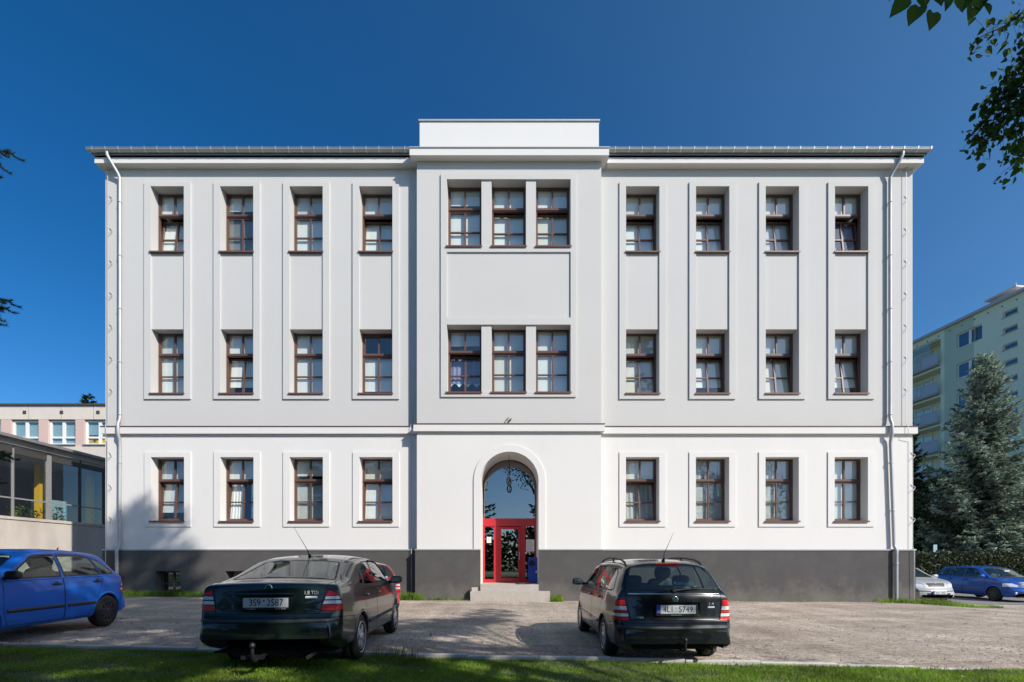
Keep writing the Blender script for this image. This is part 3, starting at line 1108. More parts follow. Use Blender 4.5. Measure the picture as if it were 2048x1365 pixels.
def win_meshes():
    W, H = WW, RH
    f = 0.056
    zt_ = H * (1 - 0.345)
    fr = MB()
    for q in ((0, f, 0, H), (W - f, W, 0, H), (f, W - f, H - f, H), (f, W - f, 0, f * 0.8)):
        fr.box(q[0], q[1], 0.0, 0.08, q[2], q[3])
    fr.box(f, W - f, -0.025, 0.08, zt_ - 0.055, zt_ + 0.055)
    fr.box(f, W - f, -0.045, -0.0, zt_ - 0.030, zt_ + 0.02)
    # fixed top light
    fr.box(W / 2 - .027, W / 2 + .027, -0.006, 0.07, zt_ + .055, H - f)
    for q in ((f, f + .03, zt_ + .055, H - f), (W - f - .03, W - f, zt_ + .055, H - f)):
        fr.box(q[0], q[1], 0.012, 0.07, q[2], q[3])
    # opening sash, its pivot on the bottom edge
    sz0, sz1 = f * .8, zt_ - .055
    h = sz1 - sz0
    s_ = 0.050
    x0, x1 = f * .6, W - f * .6
    sa = MB()
    for q in ((x0, x0 + s_, 0, h), (x1 - s_, x1, 0, h), (x0 + s_, x1 - s_, h - s_, h), (x0 + s_, x1 - s_, 0, s_ * 1.15)):
        sa.box(q[0], q[1], 0.0, 0.065, q[2], q[3])
    sa.box(W / 2 - .027, W / 2 + .027, -.008, 0.06, s_ * 1.15, h - s_)
    zm = h * 0.485
    sa.box(x0 + s_, W / 2 - .027, -.002, 0.055, zm - .022, zm + .022)
    sa.box(W / 2 + .027, x1 - s_, -.002, 0.055, zm - .022, zm + .022)
    return fr, sa, dict(W=W, H=H, f=f, zt=zt_, sz0=sz0, h=h, s=s_, x0=x0, x1=x1, zm=zm)


fr, sa, G_ = win_meshes()
tmp = fr.build('window', 'wood')
FR_ME = tmp.data
bpy.data.objects.remove(tmp)
tmp = sa.build('sash', 'wood')
SA_ME = tmp.data
bpy.data.objects.remove(tmp)
pane_me = {}


def pane_mesh(w_, h_):
    k = (round(w_, 3), round(h_, 3))
    if k not in pane_me:
        mb = MB()
        mb.poly([(0, 0, 0), (w_, 0, 0), (w_, 0, h_), (0, 0, h_)])
        o = mb.build('pane', 'glass')
        pane_me[k] = o.data
        bpy.data.objects.remove(o)
    return pane_me[k]


def cloth(x0, x1, z0, z1, y, amp, waves, hem=0.0):
    mb = MB()
    n = int(waves * 8) + 2
    rows = []
    for j in range(2):
        row = []
        for i in range(n):
            u = i / (n - 1)
            z = z1 if j == 1 else z0 + hem * abs(math.sin(u * math.pi * waves * 0.5))
            row.append((x0 + (x1 - x0) * u, y + amp * math.sin(u * 2 * math.pi * waves + j), z))
        rows.append(row)
    mb.grid(rows, 0, True)
    return mb


def window(x, z0, y, tilt, top, low, sx=1.0, sz=1.0):
    """tilt in degrees (inward at the top); top / low: kind of blind behind the panes."""
    g = G_
    wn = link('window', FR_ME, school, (x, y, z0))
    wn.scale = (sx, 1, sz)
    jit = rng.uniform(-0.0012, 0.0012)
    # two fixed panes
    for a, b in ((g['f'] + .03, g['W'] / 2 - .027), (g['W'] / 2 + .027, g['W'] - g['f'] - .03)):
        o = link('pane', pane_mesh(b - a, g['H'] - g['f'] - g['zt'] - .055), wn, (a, 0.035, g['zt'] + .055))
        o.rotation_euler = (rng.uniform(-.008, .008), 0, rng.uniform(-.008, .008))
    rot = (-R(tilt), 0, 0)
    piv = Vector((0, 0.008, g['sz0']))
    sh = link('sash', SA_ME, wn, piv)
    sh.rotation_euler = rot
    rm = Matrix.Rotation(-R(tilt), 3, 'X')
    for a, b in ((g['x0'] + g['s'], g['W'] / 2 - .027), (g['W'] / 2 + .027, g['x1'] - g['s'])):
        for c, d in ((g['s'] * 1.15, g['zm'] - .022), (g['zm'] + .022, g['h'] - g['s'])):
            o = link('pane', pane_mesh(b - a, d - c), wn, piv + rm @ Vector((a, 0.03, c)))
            o.rotation_euler = (rot[0] + rng.uniform(-.008, .008), 0, rng.uniform(-.008, .008))
    # sill
    mb = MB()
    mb.box(-.03, g['W'] + .03, -RD - .09, .0, -.028, -.004)
    mb.box(-.03, g['W'] + .03, -RD - .095, -RD - .083, -.055, -.004)
    mb.build('sill', 'flashing', wn)
    # blinds
    def cover(kind, a, b, c, d, lift, tl):
        bx0, bx1 = a, b
        if kind == 'roll':
            mb_ = MB()
            c_ = c + (d - c) * (rng.uniform(.02, .3) if rng.random() < .22 else 0)
            mb_.poly([(bx0, lift, c_), (bx1, lift, c_), (bx1, lift, d), (bx0, lift, d)])
            mb_.box(bx0, bx1, lift - .008, lift + .008, c_, c_ + .02)
            mt = str(rng.choice(['blind', 'blind', 'blind2', 'blind3']))
        elif kind == 'half':
            mb_ = MB()
            mb_.poly([(bx0, lift, c + (d - c) * .24), (bx1, lift, c + (d - c) * .24), (bx1, lift, d), (bx0, lift, d)])
            mt = 'blind'
        elif kind == 'slat':
            mb_ = MB()
            k = c
            while k < d - .02:
                mb_.poly([(bx0, lift - .012, k), (bx1, lift - .012, k), (bx1, lift + .012, k + .024), (bx0, lift + .012, k + .024)])
                k += .024
            mt = 'blind'
        elif kind == 'sheer':
            mb_ = cloth(bx0, bx1, c, d, lift + .03, .014, 7)
            mt = 'curtain'
        elif kind == 'sides':
            mb_ = cloth(bx0, bx0 + (bx1 - bx0) * .42, c, d, lift + .03, .016, 4)
            mb2 = cloth(bx0 + (bx1 - bx0) * .72, bx1, c, d, lift + .03, .016, 3)
            o2 = mb2.build('curtain', 'blind', wn, piv)
            mt = 'blind'
        elif kind == 'mauve':
            mb_ = cloth(bx0, bx1, c + .33, d, lift + .03, .014, 7, .12)
            mt = 'mauve'
            mb2 = cloth(bx0, bx1, c + .30, c + .42, lift + .02, .014, 7, .12)
            o2 = mb2.build('lace_hem', 'lace', wn, piv)
            o2.rotation_euler = (-R(tl), 0, 0)
        else:
            return
        o = mb_.build('curtain' if kind in ('sheer', 'sides', 'mauve') else 'blind', mt, wn, piv if tl is not None else (0, 0, 0))
        if tl:
            o.rotation_euler = (-R(tl), 0, 0)
    cover(top, g['f'], g['W'] - g['f'], g['zt'] + .06, g['H'] - .03, 0.125, None)
    cover(low, g['x0'] + .02, g['x1'] - .02, .03, g['h'] - .02, 0.115, tilt)
    return wn


T = 8.0
spec = {
    ('l', 2): [(T, 'roll', 'roll'), (0, 'roll', 'slat'), (0, 'roll', 'roll'), (T, 'roll', 'half')],
    ('l', 1): [(0, 'roll', 'roll'), (T * .8, 'roll', 'half'), (0, 'roll', 'roll'), (0, None, 'roll')],
    ('l', 0): [(T * .7, 'roll', 'roll'), (T * .7, 'roll', 'sides'), (0, 'roll', 'slat'), (T * .6, 'roll', 'roll')],
    ('r', 2): [(T, 'roll', 'roll'), (T, 'roll', 'roll'), (T, 'roll', 'roll'), (T, 'roll', 'mauve')],
    ('r', 1): [(T * .8, 'roll', 'roll'), (T, 'roll', 'half'), (T, 'roll', 'roll'), (T, 'roll', 'half')],
    ('r', 0): [(T, 'roll', 'sheer'), (0, 'sheer', 'slat'), (0, 'sheer', 'slat'), (0, 'roll', 'roll')],
}
for (sd, r_), lst in spec.items():
    for c, (tl, tp, lw) in zip(cols_l if sd == 'l' else cols_r, lst):
        window(c, rows[r_][0], D + RD, tl, tp, lw, 1, (rows[r_][1] - rows[r_][0]) / RH)
for r_, lst in ((1, [(0, 'roll', 'roll'), (T * .7, 'roll', 'roll'), (T * .7, 'roll', 'roll')]), (0, [(T, 'roll', 'mauve'), (0, 'roll', 'roll'), (0, 'roll', 'roll')])):
    for (a, b), (tl, tp, lw) in zip(cw, lst):
        window(a, crow[r_][0], DR + RD, tl, tp, lw, (b - a) / WW, (crow[r_][1] - crow[r_][0]) / RH)

# cable bracket over the entrance
mb = MB()
q = [at(1009, 846, 17), at(1016, 836, 16.98), at(1022, 838, 16.98), at(1014, 846, 16.97), at(1020, 843, 16.97), at(1023, 838, 17.0)]
mb.tube(q, 0.012, 5)
mb.build('cable_bracket', 'iron', school)

# ------------------------------------------------------------------ entrance
DY = NY
mb = MB()
dz0, dz1, dz2 = LAND, 2.71, 3.01
xs_ = dict(a=xl, b=-1.03, c=-.69, d=-.488, e=.317, f=.506, g=.875, h=xr)
mb.box(xl, xr, DY - .02, DY + .12, dz1, dz2)
mb.box(xl, -1.03, DY, DY + .1, dz0, dz1)
mb.box(-.69, -.488, DY - .01, DY + .1, dz0, dz1)
mb.box(.317, .506, DY - .01, DY + .1, dz0, dz1)
mb.box(.875, xr, DY, DY + .1, dz0, dz1)
mb.box(-1.03, -.69, DY, DY + .1, dz0, .70)
mb.box(.506, .875, DY, DY + .1, dz0, .70)
mb.box(-1.03, -.69, DY + .01, DY + .1, dz1 - .03, dz1)
portal = mb.build('entrance_frame', 'red', school)
mb = MB()
mb.box(-.484, -.407, DY - .03, DY + .05, dz0 + .02, 2.68)
mb.box(.236, .313, DY - .03, DY + .05, dz0 + .02, 2.68)
mb.box(-.407, .236, DY - .03, DY + .05, 2.60, 2.68)
mb.box(-.407, .236, DY - .03, DY + .05, dz0 + .02, .75)
mb.build('door_leaf', 'red', portal)
mb = MB()
for a, b, c, d in ((-.407, .236, .75, 2.60), (-1.03, -.69, .70, 2.68), (.506, .875, .70, 2.71)):
    mp = MB()
    mp.box(a, b, DY + .01, DY + .022, c, d)
    mp.build('pane', 'glass_door', portal)
mb = MB()
mb.box(.262, .292, DY - .045, DY - .03, 1.45, 1.72)
mb.tube([(.277, DY - .045, 1.62), (.277, DY - .09, 1.62), (.15, DY - .09, 1.62)], .012, 8)
mb.build('door_handle', 'handle', portal)
mb = MB()
ia = [(AX + (AR - .05) * math.cos(t_), AZ + (AR - .05) * math.sin(t_)) for t_ in th]
oo = [(xr, dz2)] + arc + [(xl, dz2)]
ii = [(xr - .05, dz2)] + ia + [(xl + .05, dz2)]
for k in range(len(oo) - 1):
    mb.poly([(p[0], DY, p[1]) for p in (oo[k], oo[k + 1], ii[k + 1], ii[k])])
mb.grid([[(x, y, z) for x, z in ii] for y in (DY, DY + .06)], 0, False)
fan = mb.build('fanlight', 'flashing', school)
mb = MB()
mb.poly([(p[0], DY + .03, p[1]) for p in ii])
mb.build('pane', 'glass_door', fan)
mb = MB()   # box behind the door, painted near-black for the dim hall
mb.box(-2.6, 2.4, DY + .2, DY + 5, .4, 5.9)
mb.build('entrance_hall', 'dim_room', school)

steps = thing('stone_steps', 'two pale worn stone steps in front of the red arched entrance door', 'steps', (AX, 16.8, 0))
mb = MB()
mb.box(xl - AX, xr - AX, DR - .09 - 16.8, DY + .2 - 16.8, -.2, LAND)
mb.build('step', 'stone', steps)
mb = MB()
mb.box(-1.433 - AX, 1.306 - AX, 16.6 - 16.8, DR - .095 - 16.8, -.2, .345)
mb.build('step', 'stone', steps)
mb = MB()
mb.box(-.105, .105, -.07, .07, 0, .13)
o = mb.build('stone_block', 'stone', None, (-1.30, 16.80, .345))
o.rotation_euler = (0, 0, .15)
tag(o, 'small loose stone block lying on the left end of the lower entrance step', 'stone')

mb = MB()
n0 = 12
rws = []
for j in range(7):
    rws.append([(.27 * (i / 6 - 1), .16 * (j / 3 - 1), .01 + .02 * math.sin(i * 1.7 + j) ** 2 + .015 * math.cos(j * 2.1 + i * .6)) for i in range(13)])
mb.grid(rws, 0, True)
o = mb.build('doormat', 'mat', None, (.40, 17.2, LAND + .006))
tag(o, 'crumpled brown doormat lying on the top entrance step by the blue bin', 'doormat')

bn = thing('litter_bin', 'tall blue litter bin with round dark opening standing right in the entrance niche', 'litter bin', (.77, 17.78, LAND))
mb = MB()
mb.box(-.17, .17, -.15, .15, .03, .92)
mb.box(-.185, .185, -.165, .165, .92, .95)
mb.box(-.14, .14, -.12, .12, 0, .03)
mb.build('bin_body', 'binblue', bn)
mb = MB()
mb.lathe([(-.152, 0.0), (-.152, .095), (-.158, .105), (-.15, .11)], 20, 0, 'y', (-.04, 0, .74))
mb.build('opening', 'rubber', bn)
mb = MB()
mb.box(-.165, .165, -.156, -.151, .06, .58)
mb.build('door', 'binblue', bn)
mb = MB()
mb.box(.09, .14, -.162, -.152, .40, .46)
mb.build('sticker', 'paper', bn)

for nm, x, z, w_, h_, lab in (('notice', -.875, 2.19, .17, .22, 'small white paper notice stuck on the left glass beside the red door'), ('notice', .69, 1.98, .31, .46, 'large white printed notice stuck on the right glass beside the red door')):
    o = thing(nm, lab, 'notice', (x, DY + .008, z))
    mb = MB()
    mb.box(-w_ / 2, w_ / 2, -.003, 0, -h_ / 2, h_ / 2)
    mb.build('paper', 'paper', o)
    mb = MB()
    k = h_ / 2 - .05
    while k > -h_ / 2 + .03:
        mb.box(-w_ / 2 + .03, w_ / 2 - .03 - rng.uniform(0, .08) * (w_ > .2), -.004, -.0031, k, k + .008)
        k -= .035
    q = mb.build('print', 'print', o)

lan = thing('hanging_lantern', 'small wrought iron ornament hanging on a chain in the entrance arch', 'lantern', (AX - .02, 17.5, 4.9))
mb = MB()
mb.tube([(0, 0, .33), (0, 0, -.22)], .008, 6)
mb.build('chain', 'iron', lan)
mb = MB()
mb.tube([(.05 * math.sin(t_ * 2), .03 * math.cos(t_), -.22 - .22 * t_ / 3) for t_ in np.linspace(0, 3, 14)], .022, 7)
mb.tube([(-.05 * math.cos(t_), .02 * math.sin(t_), -.24 - .05 * t_) for t_ in np.linspace(0, 3, 10)], .018, 7)
mb.build('twisted_stem', 'iron', lan)
mb = MB()
mb.tube([(.075 * math.sin(t_), 0, -.62 + .15 * math.cos(t_)) for t_ in np.linspace(0.5, 6.6, 26)], .026, 8)
mb.tube([(.02, 0, -.5), (.0, 0, -.72)], .014, 6)
mb.build('ring', 'iron', lan)

# ================================================================== neighbours
# glazed corridor on the left, running away from the camera
PX = -20.87
pav = thing('glazed_corridor', 'low concrete annex with long glazed corridor left of the school', 'building', (PX, 18, 0))
loc = lambda mb, nm, mt, par=pav: mb.build(nm, mt, par)
y0, y1 = -5.0, 7.6       # along the wall, from pav's origin
zs_, zg_, zf_ = 3.25, 6.12, 6.62
mb = MB()
mb.box(-.25, 0, y0, y1, -.5, zs_ - .12)
loc(mb, 'parapet_wall', 'concrete')
mb = MB()
mb.box(-.3, .04, y0, y1, zs_ - .119, zs_)
loc(mb, 'sill', 'concrete')
mb = MB()
mb.box(-6, .12, y0, y1, zg_ + .12, zf_ - .10)
loc(mb, 'fascia', 'concrete')
mb = MB()
mb.box(-6, .30, y0, y1, zf_ - .099, zf_ - .06)
k = y0
while k < y1:
    mb.box(-6, .31, k, k + .05, zf_ - .06, zf_ - .02)
    k += .22
mb.box(.26, .36, y0, y1, zf_ - .15, zf_ - .03)
loc(mb, 'roof', 'roof_sheet')
mb = MB()
mb.box(-5, -.01, y0, y1, zg_ + .0, zg_ + .119)
loc(mb, 'ceiling', 'concrete')
mul = [17.05 - 18 - 1.6 * 2, 17.05 - 18 - 1.6, 17.05 - 18, 18.65 - 18, 20.24 - 18, 21.8 - 18, 23.4 - 18, 24.76 - 18]
for i, k in enumerate(mul):
    wide = i in (1, 3, 5) and True
    wdt = .10 if i in (5, 1) else .035
    mb = MB()
    mb.box(-.06, .02 if i == 5 else -.0, k - wdt, k + wdt, zs_, zg_ + .119)
    loc(mb, 'mullion', 'steel_frame' if i < 6 else 'dark_steel')
mb = MB()
mb.box(-.085, -.02, y0, y1, 4.0, 4.06)
loc(mb, 'transom', 'steel_frame')
mb = MB()
mb.box(-.12, -.005, y0, y1, zg_ - .22, zg_)
loc(mb, 'head_beam', 'dark_steel')
for a, b in zip(mul[:-1], mul[1:]):
    for c, d in ((zs_, 4.0), (4.06, zg_)):
        mb = MB()
        mb.poly([(-.05, a + .05, c), (-.05, b - .05, c), (-.05, b - .05, d), (-.05, a + .05, d)])
        loc(mb, 'pane', 'glass')
mb = MB()
mb.poly([(-4.6, y0, 2), (-4.6, y1, 2), (-4.6, y1, zg_), (-4.6, y0, zg_)])
mb.poly([(-5, y1 - .01, 2), (0, y1 - .01, 2), (0, y1 - .01, zg_), (-5, y1 - .01, zg_)])
M['hall'] = surf('grey_hall_wall', (0.30, 0.30, 0.295), 0.9)
loc(mb, 'inner_wall', 'hall')
mb = MB()
mb.poly([(-5, y0, 2.6), (-.3, y0, 2.6), (-.3, y1, 2.6), (-5, y1, 2.6)])
loc(mb, 'floor', 'hall')
mb = MB()
for k in (-4.7, -1.4, 4.5, 7.2):
    mb.box(-1.25, -1.0, k - .12, k + .12, 2.6, 5.85)
loc(mb, 'yellow_column', 'yellow')
mb = MB()
mb.box(-2.2, -1.4, 5.2, 6.2, 2.6, 4.35)
mb.box(-3.6, -2.2, -4, 1.5, 2.6, 3.9)
loc(mb, 'cupboard', 'blueblind')
mb = MB()
mb.box(-4.58, -4.5, 5.0, 5.25, 4.1, 4.6)
loc(mb, 'poster', 'paper')

# plants on the corridor's window ledge
def plant(nm, lab, x, y, z, h, n, mat, sp, cat='plant', grp=None):
    o = thing(nm, lab, cat, (x, y, z), 0, grp)
    mb_ = MB()
    mb_.lathe([(0, 0.0), (0, .07), (.12, .09), (.12, .0)], 10, 0, 'z')
    mb_.build('pot', 'flashing', o)
    u = rng.uniform(-1, 1, (n, 3)) * (sp, sp, h / 2) + (0, 0, .12 + h / 2)
    d_ = rng.normal(0, 1, (n, 3))
    d_ /= np.linalg.norm(d_, axis=1)[:, None]
    e_ = np.cross(d_, rng.normal(0, 1, (n, 3)))
    e_ /= np.linalg.norm(e_, axis=1)[:, None]
    L = rng.uniform(.05, .11, n)[:, None]
    soup('leaves', np.stack([u - d_ * L, u + e_ * L * .35, u + d_ * L, u - e_ * L * .35], 1), mat, o)
    return o


plab = ['leafy pot plant on the corridor ledge at the picture edge', 'pot plant with pale flowers behind the corridor glass', 'bushy green pot plant behind the corridor glass',
        'pot plant by the yellow column behind the corridor glass', 'small pot plant right of the wide mullion behind glass', 'tall pot plant in the corridor at the shade edge']
for i, (yy, mt) in enumerate(((19.7, 'leaf_mid'), (20.75, 'dry'), (21.15, 'leaf_mid'), (21.5, 'leaf_mid'), (22.15, 'leaf_mid'), (22.8, 'leaf_mid'))):
    plant('pot_plant', plab[i], PX - .42, yy, zs_ - .25, .5 + .15 * (i % 3), 90, mt, .2, grp='pot plants on the corridor ledge')

# panel building behind it
pk = thing('panel_building', 'long cream and faded pink panel building behind the glazed corridor', 'building', (-30, 33, 0))
ox, oy = -30, 33
wl = [(-36.75 - ox, -34.9 - ox), (-34.2 - ox, -32.32 - ox), (-31.67 - ox, -29.8 - ox), (-29.2 - ox, -27.3 - ox), (-26.7 - ox, -24.8 - ox)]
zt1, zb1 = 10.99, 9.35
mb = MB()
wall_panel(mb, -15, 9, 11.05, 12.0, 0, [], 0)
wall_panel(mb, -15, 9, 4, 9.28, 0, [], 0)
mb.poly([(-15, 0, 12), (9, 0, 12), (9, 10, 12), (-15, 10, 12)])
mb.poly([(9, 0, 0), (9, 10, 0), (9, 10, 12), (9, 0, 12)])
mb.build('cream_panels', 'cream', pk)
edge = [-15] + [v for a in wl for v in a] + [9]
for a, b in zip(edge[::2], edge[1::2]):
    mb = MB()
    mb.box(a, b, .01, .3, 9.28, 11.05)
    mb.build('pink_pier', 'pink', pk)
mb = MB()
mb.box(-15.1, 9.1, -.12, 10, 12.001, 12.10)
mb.build('roof_edge', 'dark_steel', pk)
for i, (a, b) in enumerate(wl):
    mf = MB()
    m_ = (a + b) / 2
    zt_ = zb1 + .50
    for q in ((a, a + .12, zb1, zt1), (b - .12, b, zb1, zt1), (a + .12, b - .12, zt1 - .1, zt1), (a + .12, b - .12, zb1, zb1 + .1), (m_ - .1, m_ + .1, zb1 + .1, zt1 - .1), (a + .12, m_ - .1, zt_ - .06, zt_ + .06), (m_ + .1, b - .12, zt_ - .06, zt_ + .06)):
        mf.box(q[0], q[1], .16, .26, q[2], q[3])
    wn = mf.build('window', 'white', pk)
    for q in ((a + .12, m_ - .1), (m_ + .1, b - .12)):
        for r_ in ((zb1 + .1, zt_ - .06), (zt_ + .06, zt1 - .1)):
            mp = MB()
            mp.poly([(q[0], .2, r_[0]), (q[1], .2, r_[0]), (q[1], .2, r_[1]), (q[0], .2, r_[1])])
            mp.build('pane', 'glass', wn)
    mp = MB()
    mp.poly([(a, .3, zb1 if i != 3 else zb1 + .7), (b, .3, zb1 if i != 3 else zb1 + .7), (b, .3, zt1), (a, .3, zt1)])
    mp.build('blind', 'blueblind', wn)
    if i == 3:
        mp = MB()
        for k in range(26):
            u, v = rng.uniform(a + .1, b - .1), rng.uniform(zb1 + .1, zb1 + .65)
            mp.lathe([(-.004 * k - .01, 0), (-.004 * k - .01, rng.uniform(.05, .13))], 7, 0, 'y', (u, .29, v), False)
        mp.build('paper_flowers', 'yellow', wn)
    mp = MB()
    mp.box(a - .05, b + .05, -.10, .16, zb1 - .06, zb1)
    mp.build('sill', 'zinc_dull', wn)
    mp = MB()
    mp.box(m_ - .11, m_ + .11, -.03, .0, 11.42, 11.64)
    mp.build('vent', 'dark_steel', pk)
mb = MB()
for xx in (-33.0 - ox, -28.9 - ox + .35, -30.75 - ox + .0):
    mb.box(xx - .015, xx + .015, -.012, .0, 11.05 if xx != -28.55 - ox else 10.6, 12.0)
mb.build('panel_joint', 'pebble', pk)

# mint green apartment block on the right, its long side running away
ux, uy = 0.1115, -1.0
ul = math.hypot(ux, uy)
ang = math.atan2(uy, ux)
blk = thing('apartment_block', 'tall mint green apartment block with glazed balconies behind the blue spruce', 'building', (39.07, 47.1, 0), ang)
# local x runs towards the camera, local y points out of the facade on its left (to the east), so the face is at y = 0
mb = MB()
ST = 2.66
ztop = 22.48
bigw, smw, balc = [], [], []
for k in range(8):
    zt_ = 21.5 - ST * k
    bigw.append((4.12, 6.24, zt_ - 1.32, zt_))
for k in range(15):
    zt_ = 21.57 - ST / 2 * k
    smw.append((7.8, 8.85, zt_ - .46, zt_))
for k in range(8):
    zt_ = 21.8 - ST * k
    balc.append((-3.2, 2.7, zt_ - 2.45, zt_))


def face(mb, x0, x1, z0, z1, holes, depth):
    """Facade looking along local -y ... built like the school's walls."""
    wall_panel(mb, x0, x1, z0, z1, 0, holes, depth)


face(mb, -4.2, 3.05, -1, ztop, balc, 1.3)
face(mb, 5.58, 16, -1, ztop, [(5.58, q[1], q[2], q[3]) for q in bigw] + smw, .25)
mb.poly([(16, 0, -1), (16, 12, -1), (16, 12, ztop), (16, 0, ztop)])
mb.poly([(-4.2, 0, -1), (-4.2, 12, -1), (-4.2, 12, ztop), (-4.2, 0, ztop)])
mb.poly([(-4.2, 0, ztop), (16, 0, ztop), (16, 12, ztop), (-4.2, 12, ztop)])
mb.build('facade', 'block', blk)
mb = MB()
face(mb, 3.05, 5.58, -1, ztop, [(q[0], 5.58, q[2], q[3]) for q in bigw], .25)
mb.build('dark_band', 'block_dark', blk)
mb = MB()
mb.box(-4.4, 16.2, -.30, 12, ztop + .001, ztop + .22)
mb.build('roof_edge', 'railing', blk)
mb = MB()
mb.box(6.2, 8.0, 1.0, 3.4, ztop + .2, ztop + 1.0)
mb.box(5.9, 8.3, .6, 3.8, ztop + 1.0, ztop + 1.12)
mb.tube([(7.2, 2, ztop + 1.1), (7.2, 2, ztop + 2.0)], .03, 5)
mb.build('roof_hut', 'cream', blk)
mb = MB()
k = -3.8
while k < 15.8:
    mb.box(k - .05, k + .05, -.01, .02, ztop - .42, ztop - .30)
    k += 1.05
mb.build('vents', 'dark_steel', blk)['kind'] = 'stuff'
for q in bigw + smw:
    a, b, c, d = q
    small = b - a < 1.5
    f_ = .06 if small else .09
    mf = MB()
    for r_ in ((a, a + f_, c, d), (b - f_, b, c, d), (a + f_, b - f_, d - f_, d), (a + f_, b - f_, c, c + f_)):
        mf.box(r_[0], r_[1], .13, .2, r_[2], r_[3])
    ps = [(a + f_, b - f_)]
    if not small:
        mm = a + (b - a) * .5
        mf.box(mm - .11, mm + .11, .12, .2, c + f_, d - f_)
        ps = [(a + f_, mm - .11), (mm + .11, b - f_)]
    wn = mf.build('window', 'white', blk)
    for r_ in ps:
        mp = MB()
        mp.poly([(r_[0], .17, c + f_), (r_[1], .17, c + f_), (r_[1], .17, d - f_), (r_[0], .17, d - f_)])
        mp.build('pane', 'glass', wn)
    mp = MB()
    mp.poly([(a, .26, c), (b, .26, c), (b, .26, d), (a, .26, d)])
    mp.build('dim_room', 'dim_room', wn)  # flat sheet close behind the panes, indoor dimness put into its colour
    mp = MB()
    mp.box(a - .06, b + .04, -.08, .13, c - .05, c)
    mp.build('sill', 'white' if not small else 'zinc_dull', wn)
for i, q in enumerate(balc):
    a, b, c, d = q
    mf = MB()
    mf.box(a, b, -.35, 1.29, c, c + .15)
    bl = mf.build('balcony', 'pebble', blk)
    mp = MB()
    mp.poly([(a, 1.28, c + .15), (b, 1.28, c + .15), (b, 1.28, d), (a, 1.28, d)])
    mp.build('back_wall', 'block', bl)
    mp = MB()
    for xx in (a + 1.0, a + 2.2, a + 3.0, a + 3.9):
        mp.box(xx, xx + .08, 1.2, 1.27, c + .95, d - .2)
    mp.box(a + 1.0, a + 3.98, 1.2, 1.27, c + .95, c + 1.05)
    mp.box(a + 1.0, a + 3.98, 1.2, 1.27, d - .28, d - .2)
    mp.build('door_frame', 'white', bl)
    mp = MB()
    mp.poly([(a + 1.05, 1.25, c + 1), (a + 3.9, 1.25, c + 1), (a + 3.9, 1.25, d - .25), (a + 1.05, 1.25, d - .25)])
    mp.build('pane', 'glass', bl)
    mp = MB()
    zr = c + 1.12
    mp.box(a, b, -.36, -.30, zr, zr + .06)
    mp.box(a, b, -.36, -.32, c + .18, c + .23)
    k = a + .05
    while k < b - 1.6:
        mp.box(k, k + .03, -.35, -.33, c + .23, zr)
        k += .22
    for xx in (a + .02, b - 1.55, b - .06):
        mp.box(xx, xx + .05, -.37, -.31, c + .15, zr)
    mp.build('railing', 'railing', bl)
    mp = MB()
    mp.poly([(b - 1.5, -.34, c + .24), (b - .06, -.34, c + .24), (b - .06, -.34, zr), (b - 1.5, -.34, zr)])
    mp.build('panel', 'railing', bl)
    if i == 0:
        mp = MB()
        k = a
        while k < b - .8:
            mp.poly([(k, -.33, zr + .07), (k + .85, -.33, zr + .07), (k + .85, -.33, d - .06), (k, -.33, d - .06)])
            k += .87
        mp.build('glazing', 'glass', bl)
        mp = MB()
        mp.box(a, b, -.36, -.28, d - .06, d)
        mp.build('glazing_rail', 'yellow', bl)

# ================================================================== trees
def frames(d):
    """Two unit vectors at right angles to each row of d."""
    a = np.cross(d, np.array([0.3, 0.2, 1.0]))
    l = np.linalg.norm(a, axis=1)
    a[l < 1e-4] = (1, 0, 0)
    a /= np.linalg.norm(a, axis=1)[:, None]
    return a, np.cross(d, a)


def sprays(base, d, L, wd, nb=3, spikes=2):
    """Needle sprays: nb crossed long diamonds with side spikes, as (N, 4, 3) polygons."""
    d = d / np.linalg.norm(d, axis=1)[:, None]
    a, b_ = frames(d)
    out = []
    L = L[:, None]
    wd = wd[:, None]
    for k in range(nb):
        t_ = math.pi * k / nb + 0.3
        s_ = a * math.cos(t_) + b_ * math.sin(t_)
        out.append(np.stack([base, base + d * L * .45 + s_ * wd, base + d * L, base + d * L * .45 - s_ * wd], 1))
    for k in range(spikes):
        f_ = (k + 1) / (spikes + 1.0)
        for sg in (-1, 1):
            s_ = (a * sg * .8 + b_ * rng.uniform(-.5, .5) + d * .9)
            p = base + d * L * f_
            q = p + s_ * L * .38
            n_ = np.cross(s_, d)
            n_ /= np.linalg.norm(n_, axis=1)[:, None] + 1e-6
            e_ = np.cross(n_, s_)
            e_ /= np.linalg.norm(e_, axis=1)[:, None] + 1e-6
            out.append(np.stack([p, (p + q) / 2 + e_ * wd * .6, q, (p + q) / 2 - e_ * wd * .6], 1))
    return np.concatenate(out)


